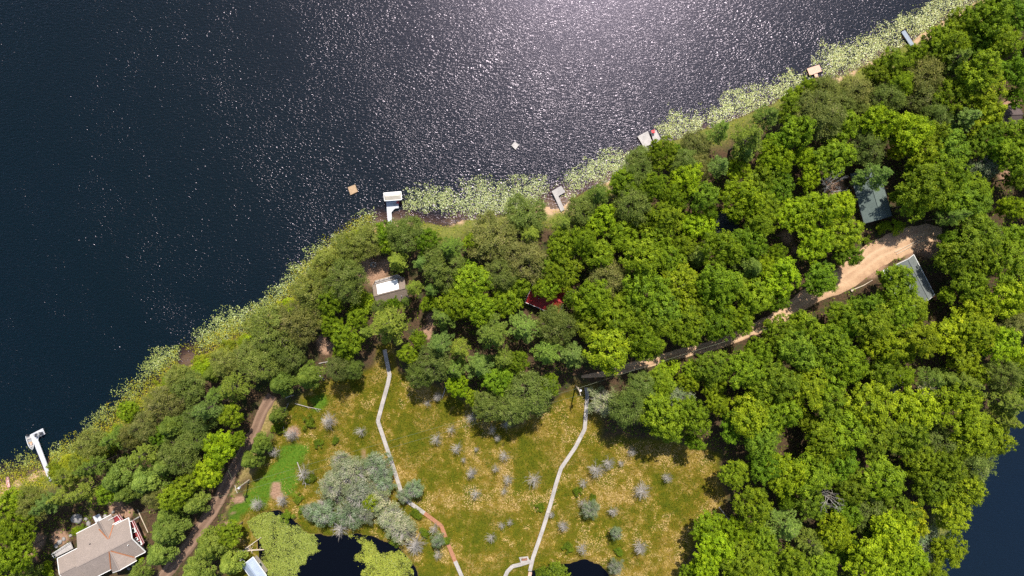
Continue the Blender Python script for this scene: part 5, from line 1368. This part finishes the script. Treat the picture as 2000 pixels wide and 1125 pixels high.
wire('lower of two cables spanning the bog between the poles', pA + off2, pB + off2, 1.9)
e = np.array((*W(1500, 640, 10), 11.0))
wire('cable running from the boardwalk pole along the dirt road', pA + off, e, 0.8)
wire('cable dropping from the track pole into the left wood', pB + off, np.array((*W(446, 915, 7), 7.5)), 0.2)
wire('long cable dropping from the track pole towards the tan house', pB + off2, np.array((*W(275, 1000, 5), 6.0)), 0.6)

# ---------------------------------------------------------------- logs, timbers, woodpile
def fallen(label, a, b, r, branches=0, mat='deadwood', z=0.25, seed=0):
    p, q = W(*a, 0.7), W(*b, 0.7)
    za, zb = max(hz(*p), 0) + z, max(hz(*q), 0) + z
    rr = random.Random(seed)
    mid = (p + q) / 2 + np.array((rr.uniform(-.15, .15), rr.uniform(-.15, .15)))
    root = tag(empty('fallen_log', (*p, za)), label, 'log')
    A = np.array((0, 0, 0.0)); Bq = np.array((*(q - p), zb - za)); Mq = np.array((*(mid - p), (zb - za) / 2 + 0.08))
    mb = MB(); mb.tube([A, Mq, Bq], [r, r * 0.8, r * 0.45], 7); mb.build('trunk', M[mat], root)
    for k in range(branches):
        t = rr.uniform(0.35, 1.0); s = Mq + (Bq - Mq) * max(0, (t - .5) * 2) if t > .5 else Mq * t * 2
        d = (Bq - A) / np.linalg.norm(Bq - A); n = np.array((-d[1], d[0], 0)) * rr.choice((-1, 1))
        e = s + (d * rr.uniform(0.3, 0.9) + n * rr.uniform(0.4, 0.9) + np.array((0, 0, rr.uniform(0.1, 0.5)))) * rr.uniform(0.5, 1.1) * np.linalg.norm(Bq) * 0.22
        mb = MB(); mb.tube([s, (s + e) / 2 + np.array((0, 0, 0.06)), e], [r * 0.45, r * 0.3, r * 0.12], 5); mb.build('branch', M[mat], root)
fallen('thick pale log with branches lying towards the algae pond', (463, 1077), (515, 1074), 0.26, 6, 'log', 0.5, 1)
fallen('thin tan log crossing above the thick pale log', (478, 1073), (510, 1050), 0.15, 1, 'log', 0.45, 2)
fallen('white branched log nearest the dirt patch above the bog', (625, 709), (651, 704), 0.13, 2, seed=3)
fallen('white forked log on the dark bushes above the bog', (622, 726), (634, 741), 0.14, 3, seed=4)
fallen('bent grey log beside the upper end of the track', (560, 776), (575, 771), 0.12, 2, seed=5)
fallen('short white log lying above the green shrubs by the track', (556, 803), (565, 786), 0.12, 1, seed=6)
fallen('long thin log slanting over the upper left bog', (577, 788), (627, 800), 0.11, 3, seed=7)
fallen('small pale log left of the longer boardwalk top', (673, 711), (682, 700), 0.11, 1, seed=8)
fallen('pale snag lying at the upper bog edge right of the longer boardwalk', (863, 778), (872, 752), 0.13, 2, seed=9)
fallen('slim grey log sticking out of the woods at the right bog edge', (1404, 990), (1421, 1012), 0.14, 1, seed=10)
fallen('branchy dead trunk lying across the left bog beside the lawn', (580, 903), (597, 947), 0.13, 9, seed=11)
fallen('slender grey log below the lichen-hung spruces at the pond', (650, 1018), (668, 1046), 0.12, 5, seed=12)
fallen('pale log beside the dead bush at the left bog edge', (553, 832), (556, 848), 0.1, 1, seed=13)
fallen('grey fallen trunk left of the green-grey roof', (1618, 376), (1672, 372), 0.13, 7, seed=14)
fallen('long timber lining the lower edge of the pale drive', (1660, 566), (1698, 547), 0.14, 0, 'log', 0.15, 15)
fallen('upper one of two parallel timbers on the shaded drive', (1741, 493), (1798, 464), 0.1, 0, 'log', 0.18, 16)
fallen('lower one of two parallel timbers on the shaded drive', (1744, 497), (1800, 468.5), 0.1, 0, 'log', 0.18, 17)
p = W(1824, 581, 1.5); r_ = tag(empty('woodpile', (*p, hz(*p)), -0.9), 'dark red woodpile at the far corner of the grey garage', 'woodpile')
for k in range(10):
    mb = MB(); mb.tube([(-0.5, -0.6 + 0.26 * (k % 5), 0.15 + 0.25 * (k // 5)), (0.5, -0.6 + 0.26 * (k % 5), 0.15 + 0.25 * (k // 5))], 0.13, 7); mb.build('firewood_log', M['walk_red'], r_)
p = W(1660, 567, 1.4); r_ = tag(empty('stump', (*p, hz(*p))), 'dark stump at the lower end of the drive timber', 'stump')
mb = MB(); mb.tube([(0, 0, -0.2), (0, 0, 0.15), (0, 0, 0.5)], [0.55, 0.4, 0.36], 11); mb.build('bole', M['bark'], r_)
mb = MB(); mb.tube([(0, 0, 0.5), (0, 0, 0.52)], 0.3, 11); mb.build('cut_face', M['log'], r_)
# flagstone ring in the clearing
p = W(729, 517, 1.3); r_ = tag(empty('fire_ring', (*p, hz(*p))), 'grey stone fire ring in the clearing above the white-roofed cabin', 'fire ring')
for k in range(9):
    o = obj('stone', _b[k % 4], r_, (0.6 * math.cos(k * 0.7), 0.6 * math.sin(k * 0.7), 0.1)); o.scale = (0.24, 0.24, 0.24)

plant_all()

# ---------------------------------------------------------------- ground cover, lily pads, algae
def scatter(n, x0, x1, y0, y1, accept, z=0.0, seed=0):
    rng = np.random.default_rng(seed)
    a, b = W(x0, y1), W(x1, y0)
    X = rng.uniform(a[0], b[0], n); Y = rng.uniform(a[1], b[1], n)
    F = fields(X, Y)
    p = accept(X, Y, F)
    k = rng.random(n) < p
    return X[k], Y[k], tuple(f[k] for f in F), rng

def stuff_leaves(name, label, X, Y, Z, a, b, rng, mat, color, up=0.8, tilt=0.6, v=None):
    n = len(X); C = np.column_stack([X, Y, Z])
    V, F = leafquads(C, rng.normal(size=(n, 3)) * tilt + (0, 0, up), rng.uniform(*a, n), rng.uniform(*b, n), rng)
    v = rng.random(n) if v is None else v
    o = obj(name, np_mesh(name, V, F, mat, {'v': np.repeat(np.clip(v, 0, 1), 4)}))
    o.color = (*color, 1)
    return tag(o, label, 'vegetation', kind='stuff')

def near_path(X, Y, d):
    k = np.ones(len(X))
    for pth, w in ((ROAD_MAIN, 2.0), (ROAD_LEFT, 1.7)): k *= ss(w, w + d, dline(WP(pth, 1), X, Y))
    for c, r in DIRT: q = W(*c, 1.0); k *= ss(r * MPP * 0.8, r * MPP * 1.3, np.hypot(X - q[0], Y - q[1]))
    return k
BUILT = [WP(p, 2.5) for p in ([(1026, 590), (1088, 617), (1112, 566), (1050, 540)], [(1661, 340), (1688, 436), (1742, 421), (1716, 325)], [(1725, 528), (1784, 497), (1831, 572), (1772, 603)], [(727, 557), (789, 541), (801, 583), (739, 599)],
         [(108, 1090), (180, 1020), (250, 1010), (285, 1060), (282, 1085), (230, 1130), (120, 1140)], [(1385, 420), (1432, 408), (1446, 452), (1399, 464)], [(1706, 745), (1742, 770), (1778, 748), (1742, 723)])]
def off_built(X, Y):
    k = np.ones(len(X))
    for p in BUILT: k *= sd(p, X, Y) < -0.3
    return k
X, Y, F, rng = scatter(150000, -60, 2060, -40, 1170, lambda X, Y, F: ss(2, 6, F[0]) * (F[2] < -1) * (F[1] < -1) * near_path(X, Y, 1.5) * off_built(X, Y) * ss(0.35, 0.6, fbm(X, Y, 4, 41)), seed=1)
stuff_leaves('undergrowth', 'low leafy undergrowth on the forest floor', X, Y, height(X, Y, F) + rng.random(len(X)) ** 2 * 0.9 + 0.05, (0.14, 0.3), (0.09, 0.18), rng, M['leaf'], (0.85, 0.95, 0.9))
# bog sedge and moss hummocks
X, Y, F, rng = scatter(230000, 440, 1430, 715, 1160, lambda X, Y, F: ss(0, 2, F[2]) * ss(0.3, 1.2, -F[1]) * near_path(X, Y, 0.6) * 0.62 * (1 - 0.85 * ss(-1.5, 1.5, np.maximum(sd(w_lawn[0], X, Y), sd(w_lawn[1], X, Y)) + (fbm(X, Y, 1.5, 99) - 0.5) * 4)), seed=2)
pat = fbm(X, Y, 5, 51); fine = fbm(X, Y, 1.3, 57)
tanm = ss(0.54, 0.68, pat * 0.6 + fine * 0.45) * 0.9
DRY = [((912, 965), 42), ((940, 930), 26), ((660, 758), 34), ((700, 735), 20), ((1340, 880), 55), ((1392, 985), 26), ((1062, 805), 42), ((1110, 850), 30), ((1250, 870), 40), ((600, 800), 24), ((560, 850), 18), ((1200, 960), 22), ((880, 905), 18)]
WET = [((700, 800), 60), ((850, 800), 60), ((1260, 985), 70), ((1000, 900), 50), ((1180, 1080), 60), ((930, 1090), 50), ((800, 860), 40)]
def bog_tone(X, Y, F, pat, fine, tanm):
    z = np.zeros(len(X))
    for c, r in DRY: q = W(*c, 0.3); z = np.maximum(z, 1 - ss(r * MPP * 0.3, r * MPP * 1.3, np.hypot(X - q[0], Y - q[1]) + (fine - 0.5) * 6))
    w = np.zeros(len(X))
    for c, r in WET: q = W(*c, 0.3); w = np.maximum(w, 1 - ss(r * MPP * 0.3, r * MPP * 1.3, np.hypot(X - q[0], Y - q[1]) + (pat - 0.5) * 8))
    rim = (1 - ss(2, 9, F[2] + (fine - 0.5) * 6)) * ss(-20, 15, X)
    return np.clip(0.12 + z * 0.42 * ss(0.3, 0.6, fine) + 0.3 * rim + tanm * 0.55 + (pat - 0.45) * 0.9 - 0.16 * w, 0, 0.8)
def bog_leafmat():
    m, nt, p, o = new_mat('bog_sedge')
    v = attr(nt, 'v')
    cr = nt.nodes.new('ShaderNodeValToRGB'); nt.links.new(v, cr.inputs[0])
    e = cr.color_ramp.elements
    e[0].position = 0.0; e[0].color = (0.046, 0.066, 0.003, 1); e[1].position = 1.0; e[1].color = (0.5, 0.34, 0.15, 1)
    for pos, c in ((0.25, (0.092, 0.108, 0.004)), (0.45, (0.185, 0.125, 0.009)), (0.68, (0.36, 0.25, 0.055))):
        q = e.new(pos); q.color = (*c, 1)
    nt.links.new(cr.outputs[0], p.inputs['Base Color']); p.inputs['Roughness'].default_value = 0.8; p.inputs['Specular IOR Level'].default_value = 0.1
    return m
M['sedge'] = bog_leafmat()
stuff_leaves('bog_sedge', 'olive and straw-coloured sedge covering the open bog', X, Y, height(X, Y, F) + rng.random(len(X)) * 0.22, (0.1, 0.26), (0.04, 0.1), rng, M['sedge'], (1, 1, 1), 0.8, 0.7,
             bog_tone(X, Y, F, pat, fine, tanm) + rng.random(len(X)) * 0.3)
# sedge fringe along the lake
X, Y, F, rng = scatter(260000, -60, 1960, -40, 1010, lambda X, Y, F: ss(-0.6, 0.2, F[0]) * (1 - ss(2.5, 7.0, F[0])) * (F[2] < 0) * np.where(X < W(740, 0)[0], 1.0, 0.35) * near_path(X, Y, 0.5), seed=3)
stuff_leaves('shore_sedge', 'yellow-green sedge fringing the lake shore', X, Y, np.maximum(height(X, Y, F), -0.05) + rng.random(len(X)) * 0.6, (0.14, 0.3), (0.045, 0.09), rng, M['leaf'], (1.75, 1.4, 1.2))

X, Y, F, rng = scatter(420000, -40, 770, 420, 1010, lambda X, Y, F: ss(-5.2, -1.5, F[0] + (fbm(X, Y, 2.2, 93) - 0.5) * 4.0) * (1 - ss(1.5, 5.0, F[0])) * (0.25 + 0.6 * ss(0.35, 0.6, fbm(X, Y, 1.1, 95))) * (1 - 0.93 * (1 - ss(1.5, 3.0, np.hypot(X - W(365, 700)[0], Y - W(365, 700)[1]))) ), seed=4)
k = np.ones(len(X), bool)
for q in ([(60, 847), (83, 837), (88, 848), (104, 938), (96, 941), (66, 865)], [(735, 372), (800, 372), (800, 450), (728, 450)]): k &= sd(WP(q), X, Y) < -0.3
k &= (np.abs(np.hypot(X - W(365, 700)[0], Y - W(365, 700)[1])) > 2.2)
X, Y = X[k], Y[k]; F = tuple(f[k] for f in F)
stuff_leaves('shore_reeds', 'pale green reeds and floating leaves standing in the left shallows', X, Y, np.maximum(height(X, Y, F), 0.0) + 0.02 + rng.random(len(X)) ** 2 * 0.7, (0.1, 0.24), (0.04, 0.085), rng, M['leaf'], (2.0, 1.45, 2.2))

# lily pads: round leaves in drifting beds
def lily_mat():
    m, nt, p, o = new_mat('lily_pads')
    v = attr(nt, 'v'); oi = nt.nodes.new('ShaderNodeObjectInfo')
    col = mixc(nt, v, (0.17, 0.22, 0.055), (0.42, 0.45, 0.17))
    pt = ramp(nt, noise(nt, 0.28, 4, 0.6, geo_pos(nt)), 0.38, 0.62)
    col = mixc(nt, math_n(nt, 'MULTIPLY', pt, 0.55), col, mixc(nt, v, (0.13, 0.17, 0.04), (0.27, 0.29, 0.085)))
    col = mixc(nt, ramp(nt, v, 0.95, 1.0), col, (0.25, 0.15, 0.06))
    col = mixc(nt, 1.0, col, oi.outputs['Color'], 'MULTIPLY')
    nt.links.new(col, p.inputs['Base Color']); p.inputs['Roughness'].default_value = 0.38
    return m
M['lily'] = lily_mat()
def pads(name, label, X, Y, rng, rad, color, tilt=0.1, z=0.012, cat='lily pads'):
    n = len(X); K = 6
    r = rng.uniform(*rad, n) ; a0 = rng.random(n) * 6.283
    nrm = unit(rng.normal(size=(n, 3)) * tilt + (0, 0, 1))
    ring = []
    for k in range(K):
        a = a0 + 0.25 + (6.283 - 0.5) * k / (K - 1)
        dx, dy = np.cos(a) * r, np.sin(a) * r
        ring.append(np.column_stack([X + dx, Y + dy, z + rng.random(n) * 0.012 - (nrm[:, 0] * dx + nrm[:, 1] * dy) + tilt * r]))
    ctr = np.column_stack([X, Y, np.full(n, z) + tilt * r])
    V = np.stack([ctr] + ring, 1).reshape(-1, 3)
    b = np.arange(n)[:, None] * (K + 1)
    F = np.concatenate([np.concatenate([b, b + 1 + k, b + 2 + k], 1) for k in range(K - 1)])
    o = obj(name, np_mesh(name, V, F, M['lily'], {'v': np.repeat(rng.random(n), K + 1)})); o.color = (*color, 1)
    return tag(o, label, cat, kind='stuff')
BEDS = [
 ('dense pale lily bed along the uppermost shore by the slate-blue dock', [(1592, 118), (1615, 88), (1680, 75), (1740, 50), (1800, 12), (1850, -20), (1960, -70), (1960, -25), (1890, 14), (1840, 42), (1790, 70), (1740, 98), (1690, 124), (1650, 146), (1606, 158), (1604, 135)], 1.0, (1.12, 1.05, 1.0)),
 ('pale lily bed between the double dock and the pinkish dock', [(1282, 248), (1310, 226), (1350, 228), (1400, 205), (1440, 178), (1500, 168), (1545, 142), (1572, 140), (1580, 150), (1560, 172), (1505, 205), (1450, 222), (1400, 244), (1340, 262), (1300, 274), (1288, 268)], 0.95, (1.15, 1.1, 1.05)),
 ('narrow lily bed between the grey L-shaped dock and the double dock', [(1088, 352), (1120, 335), (1170, 302), (1205, 295), (1228, 306), (1224, 324), (1200, 342), (1160, 360), (1120, 378), (1105, 372), (1098, 360)], 1.0, (1.05, 1.05, 1.0)),
 ('broad two-lobed lily bed between the boat lift and the grey dock', [(788, 398), (795, 375), (825, 362), (870, 364), (890, 380), (902, 375), (905, 360), (950, 350), (1010, 352), (1058, 348), (1066, 365), (1060, 398), (1000, 412), (930, 424), (890, 415), (860, 408), (815, 410), (800, 412)], 1.0, (0.95, 0.95, 0.9)),
 ('small lily bed just left of the boat-lift dock', [(688, 440), (700, 420), (725, 412), (730, 430), (722, 445), (700, 458), (675, 468), (650, 490), (640, 495), (655, 465)], 0.95, (0.9, 0.92, 0.8)),
 ('long sparse lily belt along the left shore', [(380, 678), (385, 655), (410, 630), (450, 612), (500, 590), (540, 562), (580, 525), (620, 488), (655, 455), (668, 470), (630, 512), (600, 550), (555, 598), (515, 632), (470, 655), (430, 672), (400, 684)], 1.0, (0.85, 0.88, 0.68)),
 ('curved lily belt off the brown inlet on the left shore', [(150, 872), (170, 835), (215, 790), (250, 755), (270, 715), (305, 688), (345, 682), (354, 690), (335, 712), (300, 735), (270, 768), (235, 800), (205, 828), (165, 868), (120, 900), (100, 905), (110, 885)], 0.95, (0.8, 0.82, 0.55)),
 ('lily bed on both sides of the long white dock', [(5, 905), (30, 892), (60, 885), (85, 900), (110, 870), (140, 862), (150, 880), (120, 905), (80, 918), (40, 928), (12, 925)], 0.8, (0.8, 0.8, 0.45)),
]
DOCKS = [WP(p) for p in ([(1576, 134), (1600, 126), (1605, 139), (1602, 161), (1595, 163), (1581, 148)], [(1760, 62), (1767, 58), (1786, 86), (1778, 90)], [(1077, 373), (1096, 363), (1104, 375), (1091, 383), (1103, 409), (1096, 413)], [(1245, 266), (1264, 256), (1282, 254), (1293, 277), (1263, 290)],
         [(749, 377), (783, 374), (784, 408), (766, 445), (758, 445)], [(60, 847), (83, 837), (88, 848), (104, 938), (96, 941), (66, 865)])]
for i, (lb, poly, den, col) in enumerate(BEDS):
    wp = WP(poly); lo, hi = wp.min(0), wp.max(0)
    area = (hi[0] - lo[0]) * (hi[1] - lo[1])
    rng = np.random.default_rng(60 + i); n = int(area * 56)
    X = rng.uniform(lo[0] - 1, hi[0] + 1, n); Y = rng.uniform(lo[1] - 1, hi[1] + 1, n)
    d = sd(wp, X, Y) + (fbm(X, Y, 2.6, 70) - 0.5) * 5.0 + (vnoise(X, Y, 0.6, 72) - 0.5) * 1.6
    p = ss(-1.8, 2.2, d) * den * (0.5 + 0.5 * ss(0.32, 0.6, fbm(X, Y, 1.3, 75)))
    Fd = fields(X, Y)
    p *= Fd[0] < 0.6
    for q in DOCKS: p *= sd(q, X, Y) < -0.25
    k = rng.random(n) < p
    pads('lily_pads', lb, X[k], Y[k], rng, (0.04, 0.13), col, 0.2)
# algae mats and pads on the ponds
for i, (lb, poly, col) in enumerate([('yellow-green algae mat on the left side of the black pond', [(470, 1010), (505, 1000), (545, 1000), (572, 1030), (600, 1040), (632, 1062), (622, 1085), (600, 1088), (590, 1105), (582, 1135), (570, 1300), (490, 1300), (505, 1110), (520, 1095), (515, 1060), (480, 1040)], (0.72, 0.74, 0.28)),
                                     ('bright algae mat on the right side of the black pond', [(680, 1040), (700, 1048), (722, 1052), (742, 1082), (765, 1070), (790, 1075), (805, 1100), (808, 1140), (800, 1300), (712, 1300), (708, 1110), (700, 1095), (704, 1070)], (0.86, 0.84, 0.22))]):
    wp = WP(poly); lo, hi = wp.min(0), np.minimum(wp.max(0), (1e9, 1e9)); lo = np.maximum(lo, (-1e9, W(0, 1180)[1]))
    rng = np.random.default_rng(90 + i); n = int((hi[0] - lo[0]) * (hi[1] - lo[1]) * 150)
    X = rng.uniform(lo[0], hi[0], n); Y = rng.uniform(lo[1], hi[1], n)
    d = sd(wp, X, Y) + (fbm(X, Y, 2.2, 80) - 0.5) * 5.0
    k = rng.random(n) < ss(-0.5, 0.7, d) * (0.5 + 0.5 * ss(0.3, 0.55, fbm(X, Y, 2.0, 84))) * (fields(X, Y)[1] > -0.5)
    pads('algae_mat', lb, X[k], Y[k], rng, (0.04, 0.085), col, 0.15, cat='algae')
print('triangles', sum(sum(len(p.vertices) - 2 for p in m.polygons) if len(m.polygons) < 20000 else len(m.polygons) * 2 for m in bpy.data.meshes), 'objects', len(bpy.data.objects))
